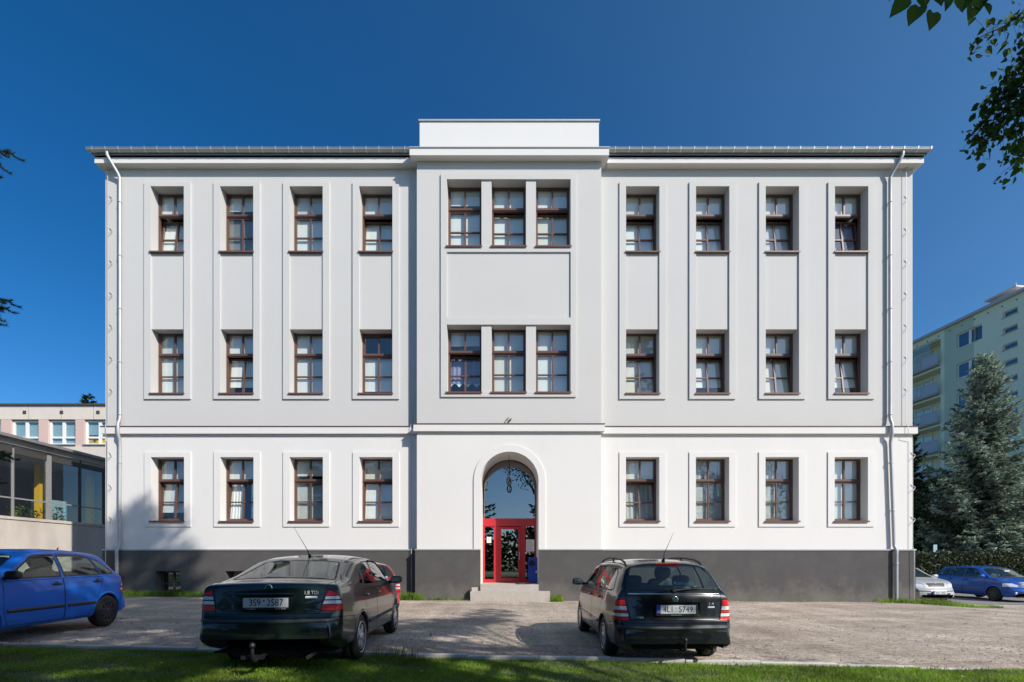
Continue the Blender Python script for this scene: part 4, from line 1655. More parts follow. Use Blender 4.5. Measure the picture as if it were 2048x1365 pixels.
def conifer(name, label, loc_, H, Rb, mat, z0=.6, levels=34, per=7, tw=12, droop=.18, lift=.25, spl=.34, group=None, r_pow=.85, skip=None):
    t_ = thing(name, label, 'tree', loc_, 0, group)
    mb_ = MB()
    k = 10
    mb_.tube([(rng.normal(0, .03), rng.normal(0, .03), H * i / k) for i in range(k + 1)], [max(.015, H * .016 * (1 - i / k) + .01) for i in range(k + 1)], 8)
    B_, D_, L_ = [], [], []
    for i in range(levels):
        f_ = (i / (levels - 1)) ** .92
        z = z0 + (H - z0) * f_
        rad = Rb * (1 - f_) ** r_pow + .12
        n_ = max(4, int(per * (1 - .45 * f_)))
        off = rng.uniform(0, 6.28)
        for j in range(n_):
            az = off + 6.283 * j / n_ + rng.normal(0, .22)
            r = rad * rng.uniform(.72, 1.12)
            dirx = np.array((math.cos(az), math.sin(az), 0))
            nt_ = max(3, int(tw * (r / Rb) + 3))
            pts = []
            for q in range(nt_ + 1):
                u = q / nt_
                zz = z - droop * r * math.sin(u * 1.9) * (1 - f_) + lift * r * u * u + (.25 * r * u if f_ > .8 else 0)
                pts.append(dirx * r * u + np.array((0, 0, zz)))
            if skip is not None and skip(np.array(loc_) + pts[-1]):
                continue
            if r > 1.0:
                mb_.tube(pts[::max(1, nt_ // 4)], [max(.006, .014 * r * (1 - u_)) for u_ in np.linspace(0, .9, len(pts[::max(1, nt_ // 4)]))], 4, caps=False)
            sd = np.array((-dirx[1], dirx[0], 0))
            for q in range(1, nt_ + 1):
                u = q / nt_
                p = pts[q]
                tg = pts[q] - pts[q - 1]
                tg = tg / (np.linalg.norm(tg) + 1e-9)
                ln = spl * (1.15 - .5 * u) * rng.uniform(.7, 1.3) * (1 + .6 * (1 - f_))
                for sg in (-1, 1):
                    B_.append(p)
                    D_.append(tg * rng.uniform(.5, 1.1) + sd * sg * rng.uniform(.6, 1.1) + np.array((0, 0, rng.uniform(-.45, .15))))
                    L_.append(ln)
                if rng.random() < .6:
                    B_.append(p)
                    D_.append(tg * .6 + sd * rng.normal(0, .4) + np.array((0, 0, -.8)))
                    L_.append(ln * .8)
            B_.append(pts[-1])
            D_.append(tg + np.array((0, 0, .15)))
            L_.append(spl * .9)
    B_, D_, L_ = np.array(B_), np.array(D_), np.array(L_)
    B_ = B_ + rng.normal(0, .03, B_.shape)
    mb_.build('trunk', 'bark', t_)
    soup('crown', sprays(B_, D_, L_, L_ * .16), mat, t_)
    return t_


def leaf_polys(c, size, aspect=.75, droopy=.5):
    """Leaves as folded pairs of triangles pointing downwards; c is (N, 3)."""
    n_ = len(c)
    d_ = rng.normal(0, 1, (n_, 3))
    d_[:, 2] -= droopy * 2
    d_ /= np.linalg.norm(d_, axis=1)[:, None]
    a, b_ = frames(d_)
    t_ = rng.uniform(0, 6.28, n_)[:, None]
    s_ = a * np.cos(t_) + b_ * np.sin(t_)
    nn = np.cross(d_, s_)
    L = (size * rng.uniform(.6, 1.2, n_))[:, None]
    w_ = L * aspect * .5
    return np.stack([c, c + d_ * L * .35 + s_ * w_ + nn * L * .08, c + d_ * L * .7 + s_ * w_ * .7 + nn * L * .05, c + d_ * L, c + d_ * L * .7 - s_ * w_ * .7 + nn * L * .05, c + d_ * L * .35 - s_ * w_ + nn * L * .08], 1)


def broadleaf(name, label, loc_, H, Rc, mat, n_leaf, size, group=None, clumps=60, zc=None, squash=1.0, keep=None, cat='tree'):
    t_ = thing(name, label, cat, loc_, 0, group)
    mb_ = MB()
    zc = zc or H - Rc
    mb_.tube([(0, 0, -.2), (.05, .03, zc * .4), (.0, .08, zc), (.05, 0, zc + Rc * .4)], [H * .024, H * .018, H * .013, H * .005], 10)
    C_ = []
    lim = []
    tries = 0
    while len(C_) < clumps and tries < clumps * 30:
        tries += 1
        v = rng.normal(0, 1, 3)
        v /= np.linalg.norm(v)
        r = rng.uniform(.35, 1) ** .6
        p = np.array((v[0] * Rc * r, v[1] * Rc * r, zc + v[2] * Rc * squash * r))
        if keep is not None and not keep(np.array(loc_) + p):
            continue
        C_.append(p)
        if len(C_) % 3 == 0:
            a_ = np.array((0, 0, zc * rng.uniform(.55, 1.0)))
            m_ = a_ * .45 + p * .55 + np.array((0, 0, -.1 * Rc))
            mb_.tube([a_, m_, p], [H * .007, H * .004, .008], 5, caps=False)
    mb_.build('trunk', 'bark', t_)
    C_ = np.array(C_)
    idx = rng.integers(0, len(C_), n_leaf)
    g_ = rng.normal(0, 1, (n_leaf, 3))
    g_ /= np.linalg.norm(g_, axis=1)[:, None]
    cr = rng.uniform(.5, 1.15, len(C_)) * Rc * .30
    pts = C_[idx] + g_ * (cr[idx] * rng.random(n_leaf) ** .45)[:, None] * (1, 1, .75)
    if keep is not None:
        wp = pts + np.array(loc_)
        k = keep(wp.T)
        pts = pts[k]
    soup('crown', leaf_polys(pts, np.full(len(pts), size)), mat, t_)
    return t_


conifer('blue_spruce', 'tall silvery blue spruce rising behind the hedge right of the school', (29.4, 30.0, -.3), 14.2, 4.1, 'blue_needle', .8, 36, 9, 13, .20, .26, .46)
conifer('conifer', 'dark green conifer between the school corner and the blue spruce', (27.6, 34.0, -.3), 12.2, 2.3, 'needle', .4, 30, 8, 8, .1, .25, .40, group='dark trees behind the hedge')
broadleaf('yew_tree', 'dark bushy tree low behind the hedge beside the blue spruce', (28.0, 31.5, -.3), 7.0, 2.6, 'leaf_dark', 9000, .17, 'dark trees behind the hedge', 50, 3.6, 1.3)
broadleaf('yew_tree', 'dark broad tree behind the blue spruce at the right picture edge', (36.4, 34.5, -.3), 8.0, 3.6, 'leaf_dark', 10000, .2, 'dark trees behind the hedge', 60, 4.2, 1.2)
broadleaf('yew_tree', 'dark tree standing close behind the blue spruce trunk', (32.6, 35.0, -.3), 7.4, 3.0, 'leaf_dark', 9000, .2, 'dark trees behind the hedge', 60, 3.9, 1.25)
conifer('far_spruce', 'small spruce tip showing above the roof of the panel building', (-52.6, 60, 0), 21.6, 4.0, 'needle', 6, 22, 7, 7, .15, .2, .7)

hd = thing('hedge', 'clipped dark green hedge running behind the parked blue estate car', 'hedge', (28, 25.6, -.3))
n = 26000
hx = rng.uniform(-8.5, 12, n)
hy = rng.uniform(-.55, .55, n)
hz = rng.uniform(0, 2.08, n)
fc = rng.random(n)
hy = np.where(fc < .5, -.5 + rng.normal(0, .06, n), hy)
hz = np.where(fc > .78, 2.05 + rng.normal(0, .04, n), hz)
hz += .05 * np.sin(hx * 2.1)
soup('crown', leaf_polys(np.c_[hx, hy, hz], np.full(n, .12), .7, .2), 'hedge', hd)
mb = MB()
for k in np.linspace(-8.3, 11.8, 42):
    mb.tube([(k, 0, -.1), (k + .05, .02, .6), (k - .04, -.03, 1.5)], [.03, .025, .012], 5)
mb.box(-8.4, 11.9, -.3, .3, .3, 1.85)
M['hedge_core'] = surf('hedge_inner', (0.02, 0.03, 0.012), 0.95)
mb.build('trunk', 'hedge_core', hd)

sg = thing('sign_post', 'small pale blue sign on a post behind the hedge', 'sign', (at(1870, 1105, 27).x, 27, -.3))
mb = MB()
mb.box(-.10, .10, -.02, .02, 1.95, 2.6)
mb.build('panel', 'blueblind', sg)
mb = MB()
mb.tube([(0, .03, 0), (0, .03, 2.5)], .03, 8)
mb.build('post', 'zinc_dull', sg)

# ------------------------------------------------------------------ trees round the camera: their shade, reflections and tips show
def in_view(p, m=0.0):
    """True where a point would stand in the picture (numpy friendly)."""
    y = np.maximum(p[1], .05)
    u = np.abs(p[0]) / y
    v = (p[2] - EYE) / y
    return (p[1] > 0) & (u < 1.059 + m) & (v < 1.16 + m) & (v > -.26)


conifer('spruce', 'tallest dark spruce on the lawn opposite the school', (9.3, -3.0, 0), 24.3, 5.4, 'needle', 12.0, 20, 5, 11, .2, .1, .6, group='spruces in the front lawn', skip=lambda p: bool(in_view(p, .05)))
conifer('spruce', 'shorter spruce on the lawn mirrored left in the entrance arch glass', (-5.1, -3.8, 0), 14.0, 4.6, 'needle', 1.5, 30, 8, 12, .2, .1, .5, group='spruces in the front lawn')
conifer('spruce', 'shorter spruce on the lawn mirrored right in the entrance arch glass', (5.2, -4.6, 0), 13.0, 4.6, 'needle', 1.5, 30, 8, 12, .2, .1, .5, group='spruces in the front lawn')
broadleaf('maple_tree', 'broad green tree across the lawn opposite the right school corner', (22, -16, 0), 14, 5.5, 'leaf_mid', 12000, .22, 'broad trees behind the lawn', 60)
broadleaf('maple_tree', 'broad green tree across the lawn opposite the left school corner', (-19, -15, 0), 12, 5.5, 'leaf_mid', 12000, .22, 'broad trees behind the lawn', 60)

tlm = link('treeline', None)
bpy.data.objects.remove(tlm)
n = 24000
tx = rng.uniform(-75, 75, n)
ty = -34 + rng.normal(0, 2.0, n)
th_ = 5 + 1.5 * np.sin(tx * .21) + 1.0 * np.sin(tx * .57 + 1)
tz = rng.random(n) ** .8 * th_
soup('treeline', leaf_polys(np.c_[tx, ty, tz], np.full(n, .6), .8, .2), 'leaf_dark', kind='stuff')

broadleaf('maple_tree', 'tall green tree on the lawn shading the left of the lot', (2.4, -4.9, 0), 16.0, 4.3, 'leaf_mid', 9000, .17, 'broad trees behind the lawn', 55, 11.6)
broadleaf('maple_tree', 'broad green tree on the lawn opposite the dark green liftback', (-8.5, -9, 0), 13.5, 5.5, 'leaf_mid', 12000, .2, 'broad trees behind the lawn', 60)

# the linden whose twigs hang into the top right corner
LT = np.array((6.4, .5, 0))


def lin_keep(p):
    p = np.asarray(p)
    return ~in_view(p, .06)


lind = broadleaf('linden_tree', 'linden tree at the right with leafy twigs hanging into the top corner', tuple(LT), 10.5, 4.2, 'linden', 4500, .10, None, 38, 6.6, .78, lin_keep)


def heart(c, d_, nrm, L):
    """Heart shaped leaf of eight triangles' worth of outline, folded on its midrib."""
    d_ = d_.normalized()
    s_ = d_.cross(nrm).normalized()
    n_ = s_.cross(d_)
    prof = [(0.0, 0.0), (-.06, .20), (.08, .38), (.32, .42), (.58, .30), (.82, .12), (1.0, 0.0)]
    r_ = [c + d_ * (u * L) + s_ * (v * L) + n_ * (abs(v) * L * .25) for u, v in prof]
    l_ = [c + d_ * (u * L) - s_ * (v * L) + n_ * (abs(v) * L * .25) for u, v in prof]
    mid = [c + d_ * (u * L) for u in (0, .2, .4, .6, .8, 1.0)]
    return [r_[:7], [l_[0]] + l_[1:7]]


def twig_with_leaves(path, rad, n_leaf, size, mbw, mbl, spread=.05):
    path = [Vector(p) for p in path]
    mbw.tube(path, [rad * (1 - .8 * i / (len(path) - 1)) for i in range(len(path))], 5, caps=False)
    for k in range(n_leaf):
        u = ((k + .5) / n_leaf) ** .85 * (len(path) - 1)
        i = min(int(u), len(path) - 2)
        p = path[i].lerp(path[i + 1], u - i)
        q = p + Vector((rng.normal(0, spread), rng.normal(0, spread), rng.normal(-.3 * spread, spread)))
        if rng.random() < .6:
            mbw.tube([p, (p + q) / 2 + Vector((0, 0, .01)), q], .0015, 3, caps=False)
        L = size * rng.uniform(.55, 1.15)
        dd = Vector((rng.normal(-.25, .55), rng.normal(0, .5), -rng.uniform(.3, 1.1)))
        nn = Vector((rng.normal(0, .6), -1, rng.normal(.3, .5)))
        for pl in heart(q, dd, nn, L):
            mbl.poly(pl)


mw, ml = MB(), MB()
hub = Vector((6.9, .6, 5.2))
# near twigs at the top edge
big = [((1835, -190, 2.2), (1830, -60, 2.15), (1815, -5, 2.12)), ((1945, -170, 2.3), (1935, -60, 2.25), (1930, 0, 2.22)), ((2010, -150, 2.4), (1990, -40, 2.35), (1975, -5, 2.3))]
for tr in big:
    pts = [at(*q) for q in tr]
    twig_with_leaves([Vector((3.6, 1.6, 5.0)), Vector((2.9, 2.0, 4.7)).lerp(pts[0], .6)] + pts, .006, 5, .05, mw, ml, .01)
for px_, py_, d_, L, dx, dz in ((1812, 0, 2.1, .085, -.55, -.55), (1838, 14, 2.1, .088, -.42, -.8), (1866, 26, 2.15, .085, -.22, -1), (1872, -12, 2.1, .075, .15, -1), (1895, -14, 2.1, .08, -.1, -1),
                                (1930, -8, 2.15, .09, -.25, -1), (1960, -12, 2.2, .10, -.15, -1), (1945, 16, 2.2, .075, -.45, -1), (1968, 8, 2.2, .07, .2, -1), (1998, -16, 2.2, .06, .3, -.5), (1788, -40, 2.1, .09, -.2, -1), (1850, -30, 2.1, .09, .2, -1)):
    for pl in heart(at(px_, py_, d_), Vector((dx, rng.normal(0, .15), dz)), Vector((rng.normal(0, .35), -1, .25)), L):
        ml.poly(pl)
# farther twigs down the right edge
tw = [((2200, -120, 4.6), (2110, 40, 4.8), (2048, 22, 4.9), (2010, 52, 4.9), (1965, 72, 4.9)),
      ((2210, 0, 4.8), (2110, 70, 5.0), (2060, 90, 5.0), (2030, 140, 5.0), (2020, 180, 5.0)),
      ((2240, 60, 4.8), (2140, 120, 5.0), (2075, 150, 5.1), (2035, 215, 5.1), (1992, 245, 5.1), (1950, 262, 5.1)),
      ((2240, 60, 4.8), (2150, 120, 5.0), (2085, 160, 5.1), (2045, 205, 5.1), (2005, 255, 5.1), (1965, 290, 5.1)),
      ((2250, 90, 4.8), (2160, 160, 5.0), (2090, 200, 5.1), (2055, 240, 5.1), (2030, 300, 5.1)),
      ((2260, 90, 4.8), (2160, 160, 5.2), (2100, 220, 5.3), (2062, 280, 5.3), (2034, 325, 5.3)),
      ((2200, -40, 4.8), (2120, 40, 5.0), (2075, 110, 5.0), (2048, 160, 5.0), (2010, 195, 5.0), (1985, 200, 5.0))]
nl = (64, 110, 110, 140, 110, 84, 130)
for tr, k in zip(tw, nl):
    pts = [at(*q) for q in tr]
    twig_with_leaves([hub, hub.lerp(pts[0], .6) + Vector((0, 0, .2))] + pts, .018, 4, .05, mw, MB(), .02)
    fine = []
    for a, b in zip(pts[:-1], pts[1:]):
        fine += [a, (a + b) / 2 + Vector((rng.normal(0, .02), rng.normal(0, .03), rng.normal(0, .02)))]
    fine.append(pts[-1])
    twig_with_leaves(fine[2:], .006, k, .072, mw, ml, .10)
    for q in fine[4:]:
        e = q + Vector((rng.uniform(-.25, .02), rng.normal(0, .1), rng.uniform(-.22, -.02)))
        twig_with_leaves([q, (q + e) / 2 + Vector((0, 0, .02)), e], .003, 7, .058, mw, ml, .03)
mw.build('twigs', 'bark', lind, tuple(-LT))
ml.build('hanging_leaves', 'linden', lind, tuple(-LT))

# spruce on the left whose branch tips reach into the left edge
ls = conifer('spruce', 'spruce beside the lawn on the left with branch tips in the frame', (-10.6, 5.4, .1), 11.5, 3.6, 'needle', 2.2, 24, 7, 11, .2, .1, .42, group='spruces in the front lawn', skip=lambda p: bool(in_view(p, .10)))
base = Vector((-10.6, 5.4, .1))


def needle_branch(tip, root, nsub, mbw, Pn, ln=.045):
    """A branch with side twigs set with single needles."""
    root, tip = Vector(root), Vector(tip)
    L = (tip - root).length
    main = [root.lerp(tip, u) + Vector((0, 0, .10 * math.sin(u * 3.14))) for u in np.linspace(0, 1, 9)]
    mbw.tube(main, [.02 * (1 - .85 * u) for u in np.linspace(0, 1, 9)], 5, caps=False)
    axes = [(main, .95)]
    dm = (tip - root).normalized()
    for k in range(nsub):
        u = 1 - (k + .4) / nsub * .62
        p = root.lerp(tip, u) + Vector((0, 0, .10 * math.sin(u * 3.14)))
        s_ = 1 if k % 2 else -1
        sd = dm.cross(Vector((0, 0, 1))).normalized() * s_
        l_ = (.10 + .55 * (1 - u)) * rng.uniform(.7, 1.2)
        e = p + (dm * .75 + sd * .55 + Vector((0, 0, rng.uniform(-.42, .0)))) * l_
        ax = [p.lerp(e, q) + Vector((0, 0, -.02 * math.sin(q * 3))) for q in np.linspace(0, 1, 5)]
        mbw.tube(ax, [.006, .005, .004, .003, .002], 4, caps=False)
        axes.append((ax, 1))
    for ax, _ in axes:
        for a, b in zip(ax[:-1], ax[1:]):
            d_ = (b - a)
            n_ = int(d_.length / .0020)
            d_.normalize()
            x_ = d_.orthogonal().normalized()
            y_ = d_.cross(x_)
            for k in range(n_):
                p = a.lerp(b, rng.random())
                t_ = rng.uniform(0, 6.28)
                v = (x_ * math.cos(t_) + y_ * math.sin(t_)) * .8 + d_ * .7
                s_ = v.cross(d_).normalized() * .005
                Pn.append((p - s_, p + s_, p + v * ln * rng.uniform(.8, 1.2)))


mw, Pn = MB(), []
for (px_, py_, d_), dz in (((44, 309, 6.0), .4), ((18, 330, 6.1), .25), ((5, 346, 6.0), .2), ((38, 603, 6.0), .15), ((33, 618, 6.1), .1), ((15, 633, 6.0), .05), ((10, 642, 6.2), .0)):
    tip = at(px_ - 16, py_, d_)
    needle_branch(tip - base, Vector((0, 0, tip.z - base.z + dz)), 38, mw, Pn)
for (px_, py_, d_), dz in (((36, 912, 5.6), .25), ((22, 905, 5.7), .2), ((12, 962, 5.7), .1)):
    tip = at(px_ - 16, py_, d_)
    needle_branch(tip - base, Vector((0, 0, tip.z - base.z + dz)), 38, mw, Pn)
mw.build('branches', 'bark', ls)
soup('branch_needles', np.array(Pn), 'needle', ls)

# ================================================================== cars
# A car is lofted from its outline (x from rear bumper to nose, y across, z up), then its panels, windows and lamps
# are cut out of the shell along real edges and become parts.
LOW = [(0.0, .86), (.03, .93), (.10, .972), (.22, .99), (.38, 1.0), (.55, 1.0), (.70, .992), (.82, .980), (.92, .966), (1.0, .948)]


def smooth_profile(pts, step=.02, it=5):
    p = np.array(pts, float)
    s_ = np.r_[0, np.hypot(*np.diff(p, axis=0).T).cumsum()]
    n_ = int(s_[-1] / step)
    t_ = np.linspace(0, s_[-1], n_ + 1)
    q = np.c_[np.interp(t_, s_, p[:, 0]), np.interp(t_, s_, p[:, 1])]
    for _ in range(it):
        q[1:-1] = .25 * q[:-2] + .5 * q[1:-1] + .25 * q[2:]
    return q


def sstep(u):
    u = min(max(u, 0.0), 1.0)
    return u * u * (3 - 2 * u)


def car_shell(sp):
    L, W = sp['L'], sp['W']
    q = smooth_profile(sp['top'])
    rows_ = []
    for x, zt_ in q:
        zb_ = float(np.interp(x, [0, .008, .04, .13, .5, L - .55, L - .2, L - .04, L - .008, L], sp['zb']))
        zs_ = float(np.interp(x, sp['bx'], sp['bz']))
        zs_ = max(min(zs_, zt_ - .012), zb_ + .004)
        w_ = W * (1 - .10 * (1 - sstep(x / .22)) ** 1.0 - .035 * (1 - sstep(x / .9)) - .14 * (1 - sstep((L - x) / .30)) - .07 * (1 - sstep((L - x) / 1.1)))
        H = zs_ - zb_
        pts = [(w_ * f_, zb_ + s_ * H) for s_, f_ in LOW]
        h = zt_ - zs_
        c = min(.055, .22 * h + .010)
        y1 = w_ * .948
        e = min(.085, .42 * h)
        y2 = y1 - (sp['kr'] + (.30 - sp['kr']) * sstep((x - .3) / 1.6)) * h
        A, E = np.array((y1, zs_)), np.array((y2, zt_ - c))
        ln = np.hypot(*(E - A)) + 1e-9
        Bp = A + (E - A) * max(0, 1 - e / ln)
        yc = max(y2 - e * 1.25, .2)
        Cp = np.array((yc, zt_ - c * (yc / y2) ** 2.4))
        for k in range(1, 9):
            u = k / 8
            pts.append(tuple(A + (Bp - A) * u + np.array((.012 * math.sin(u * math.pi) * min(1, h / .3), 0))))
        for k in range(1, 7):
            u = k / 6
            pts.append(tuple(Bp * (1 - u) ** 2 + E * 2 * u * (1 - u) + Cp * u * u))
        for k in range(1, 8):
            yy = yc * (1 - k / 7)
            pts.append((yy, zt_ - c * (yy / y2) ** 2.4))
        br, bf = sp.get('bow', (.10, .24))
        k1 = br * (1 - sstep(x / .85))
        k2 = bf * (1 - sstep((L - x) / 1.0))
        half = []
        for y, z in pts:
            r_ = abs(y) / W
            half.append((x + k1 * r_ ** 2.3 - k2 * r_ ** 2.3, y, z))
        rows_.append([(a, -b_, c_) for a, b_, c_ in half] + half[-2::-1])
    bm = bmesh.new()
    vs = [[bm.verts.new(p) for p in r_] for r_ in rows_]
    for i in range(len(vs) - 1):
        for j in range(len(vs[0]) - 1):
            try:
                bm.faces.new((vs[i][j], vs[i][j + 1], vs[i + 1][j + 1], vs[i + 1][j]))
            except ValueError:
                pass
    bmesh.ops.remove_doubles(bm, verts=bm.verts[:], dist=2e-4)
    bmesh.ops.dissolve_degenerate(bm, dist=1e-4, edges=bm.edges[:])
    bm.normal_update()
    # normals must point outward
    f0 = max(bm.faces, key=lambda f: f.calc_center_median().z)
    if f0.normal.z < 0:
        bmesh.ops.reverse_faces(bm, faces=bm.faces[:])
    bm.normal_update()
    return bm


def poly_planes(poly, axis):
    """Planes (co, outward normal) of a convex polygon drawn in (x, z), (y, z) or (x, y)."""
    area = sum(poly[i][0] * poly[(i + 1) % len(poly)][1] - poly[(i + 1) % len(poly)][0] * poly[i][1] for i in range(len(poly)))
    if area < 0:
        poly = poly[::-1]
    out = []
    for i in range(len(poly)):
        a, b_ = poly[i], poly[(i + 1) % len(poly)]
        n_ = (b_[1] - a[1], -(b_[0] - a[0]))
        if axis == 'y':
            out.append((Vector((a[0], 0, a[1])), Vector((n_[0], 0, n_[1])).normalized()))
        elif axis == 'x':
            out.append((Vector((0, a[0], a[1])), Vector((0, n_[0], n_[1])).normalized()))
        else:
            out.append((Vector((a[0], a[1], 0)), Vector((n_[0], n_[1], 0)).normalized()))
    return out


def carve(bm, lay, planes, pid, pre):
    faces = [f for f in bm.faces if f[lay] != -1 and any(pre(v.co) for v in f.verts)]
    for co_, no_ in planes:
        if not faces:
            return
        gs = set(faces)
        es = {e for f in faces for e in f.edges}
        vs = {v for f in faces for v in f.verts}
        r_ = bmesh.ops.bisect_plane(bm, geom=list(gs) + list(es) + list(vs), plane_co=co_, plane_no=no_, dist=1e-5)
        fs = [g for g in r_['geom'] if isinstance(g, bmesh.types.BMFace) and g.is_valid]
        faces = [f for f in fs if (f.calc_center_median() - co_).dot(no_) < 0]
    for f in faces:
        c_ = f.calc_center_median()
        if pre(c_):
            f[lay] = pid


SIDE = lambda c_: abs(c_.y) > .35


class Car:
    def __init__(s, sp, mats):
        s.sp, s.mats = sp, mats
        bm = car_shell(sp)
        s.L, s.W = sp['L'], sp['W']
        tri = bmesh.ops.triangulate(bm.copy() if False else bm, faces=[]) if False else None
        bm.verts.ensure_lookup_table()
        # smooth normals of the uncut shell
        me = bpy.data.meshes.new('tmp')
        bm.to_mesh(me)
        me.calc_loop_triangles()
        V = [v.co.copy() for v in me.vertices]
        N = [v.normal.copy() for v in me.vertices]
        T_ = [tuple(t_.vertices) for t_ in me.loop_triangles]
        s.V, s.N, s.T = V, N, T_
        s.bvh = BVHTree.FromPolygons(V, T_)
        bpy.data.meshes.remove(me)
        s.bm = bm
        s.lay = bm.faces.layers.int.new('part')
        s.names = {0: ('body', mats['paint'])}
        s.seal = set()

    def normal_at(s, p):
        hit, n_, i, d_ = s.bvh.find_nearest(p)
        if hit is None:
            return Vector((0, 0, 1))
        t_ = s.T[i]
        ws = poly_3d_calc([s.V[k] for k in t_], hit)
        n2 = sum((s.N[k] * w_ for k, w_ in zip(t_, ws)), Vector())
        return n2.normalized() if n2.length > 1e-6 else n_

    def cut(s, name, mat, poly, axis, pre, seal=False, extra=()):
        pid = len(s.names)
        s.names[pid] = (name, mat)
        if seal:
            s.seal.add(pid)
        carve(s.bm, s.lay, poly_planes(poly, axis) + list(extra), pid, pre)
        return pid

    def hole(s, x, z, r):
        pl = [(x + r * math.cos(t_), z + r * math.sin(t_)) for t_ in np.linspace(0, 2 * math.pi, 37)[:-1]]
        pid = len(s.names)
        s.names[pid] = ('hole', None)
        carve(s.bm, s.lay, poly_planes(pl, 'y'), pid, lambda c_: abs(c_.y) > .40)
        dl = [f for f in s.bm.faces if f[s.lay] == pid]
        bmesh.ops.delete(s.bm, geom=dl, context='FACES')

    def side(s, x, z, sg):
        h = s.bvh.ray_cast(Vector((x, sg * 2.0, z)), Vector((0, -sg, 0)))
        return h[0]

    def rear(s, y, z):
        return s.bvh.ray_cast(Vector((-1, y, z)), Vector((1, 0, 0)))[0]

    def front(s, y, z):
        return s.bvh.ray_cast(Vector((s.L + 1, y, z)), Vector((-1, 0, 0)))[0]

    def topz(s, x, y):
        return s.bvh.ray_cast(Vector((x, y, 3)), Vector((0, 0, -1)))[0]

    def finish(s, root):
        bm, lay = s.bm, s.lay
        bm.normal_update()
        seam, seal = MB(), MB()
        for e in bm.edges:
            if len(e.link_faces) == 2:
                a, b_ = e.link_faces
                if a[lay] != b_[lay]:
                    is_seal = a[lay] in s.seal or b_[lay] in s.seal
                    wd = .011 if is_seal else .0035
                    p, q = e.verts[0].co, e.verts[1].co
                    if (q - p).length < 1e-5:
                        continue
                    n_ = (s.normal_at(p) + s.normal_at(q)).normalized()
                    t_ = (q - p).cross(n_).normalized() * wd
                    ex = (q - p).normalized() * wd * .4
                    o_ = n_ * (.0018 if is_seal else .0012)
                    (seal if is_seal else seam).poly([p - ex - t_ + o_, q + ex - t_ + o_, q + ex + t_ + o_, p - ex + t_ + o_])
        groups = {}
        for f in bm.faces:
            nm = s.names[f[lay]][0]
            both = nm in ('door', 'side_window', 'quarter_window', 'tail_lamp', 'headlamp', 'indicator')
            sd = 0
            if both:
                sd = 1 if f.calc_center_median().y > 0 else -1
            key = (nm, sd) if nm in ('tail_lamp', 'headlamp') else (f[lay], sd)
            groups.setdefault(key, []).append(f)
        made = {}
        for key, fs in groups.items():
            vm, vs, fl, mi, mats_ = {}, [], [], [], []
            nm = s.names[fs[0][lay]][0]
            for f in fs:
                mt = s.names[f[lay]][1]
                if mt not in mats_:
                    mats_.append(mt)
                ix = []
                for v in f.verts:
                    if v.index not in vm or vm[v.index][0] is not v:
                        pass
                    k = vm.get(v)
                    if k is None:
                        k = vm[v] = len(vs)
                        vs.append(v.co.copy())
                    ix.append(k)
                fl.append(ix)
                mi.append(mats_.index(mt))
            me = bpy.data.meshes.new(nm)
            me.from_pydata(vs, [], fl)
            for mt in mats_:
                me.materials.append(M[mt])
            me.polygons.foreach_set('material_index', mi)
            me.polygons.foreach_set('use_smooth', [True] * len(fl))
            me.update()
            me.normals_split_custom_set_from_vertices([s.normal_at(v) for v in vs])
            o = link(nm, me, root)
            made.setdefault(nm, []).append(o)
        if seam.v:
            seam.build('panel_gaps', 'seam', root)['kind'] = 'stuff'
        if seal.v:
            seal.build('window_seals', 'trim', root)['kind'] = 'stuff'
        return made


def wheel(root, x, y, z, r, style, sg, steer=0.0):
    rw = .19
    mb = MB()
    rr = r * (.70 if style == 'alloy' else .66)
    prof = [(-rw / 2, rr * .8), (-rw / 2, rr), (-rw / 2 - .006, rr + .02), (-rw / 2 - .006, r - .05), (-rw / 2 + .012, r - .014), (-rw / 2 + .03, r), (-.012, r), (-.010, r - .008), (.0, r - .008), (.002, r), (rw / 2 - .03, r), (rw / 2 - .012, r - .014), (rw / 2 + .006, r - .05), (rw / 2 + .006, rr + .02), (rw / 2, rr), (rw / 2, rr * .8)]
    mb.lathe(prof, 36)
    w_ = mb.build('wheel', 'rubber', root, (x, y, z))
    w_.rotation_euler = (0, rng.uniform(0, 1.2), steer)
    f_ = sg * rw / 2
    mb = MB()
    mt = {'alloy': 'alloy', 'cover': 'alloy', 'black': 'blackrim'}[style]
    mb.lathe([(f_ * 1.0, rr * 1.0), (f_ * 1.06, rr * .985), (f_ * 1.0, rr * .94), (f_ * .5, rr * .90), (-f_ * .6, rr * .88)], 36)
    mb.lathe([(f_ * (.35 if style == 'alloy' else .62), rr * .9), (f_ * (.35 if style == 'alloy' else .66), .0)], 24, 1)
    n_ = {'alloy': 5, 'cover': 6, 'black': 10}[style]
    for k in range(n_):
        a = 2 * math.pi * k / n_
        ca, sa = math.cos(a), math.sin(a)
        w0, w1 = {'alloy': (.055, .040), 'cover': (.050, .075), 'black': (.022, .034)}[style]
        ri, ro = rr * .16, rr * .95
        ya, yb = f_ * 1.0, f_ * (.93 if style != 'black' else .99)
        pts = []
        for rad, wd, yy in ((ri, w0, ya), (ro, w1, yb)):
            for s_ in (-1, 1):
                pts.append(Vector((rad * ca - s_ * wd * sa, yy, rad * sa + s_ * wd * ca)))
        t_ = Vector((0, -f_ * .3, 0))
        a0, a1, b0, b1 = pts
        mb.poly([a0, a1, b1, b0])
        mb.poly([a0, b0, b0 + t_, a0 + t_])
        mb.poly([a1, a1 + t_, b1 + t_, b1])
    mb.lathe([(f_ * .8, rr * .26), (f_ * 1.04, rr * .24), (f_ * 1.08, rr * .12), (f_ * 1.08, 0)], 20)
    rim = mb.build('rim', [mt, 'under'], w_)
    return w_


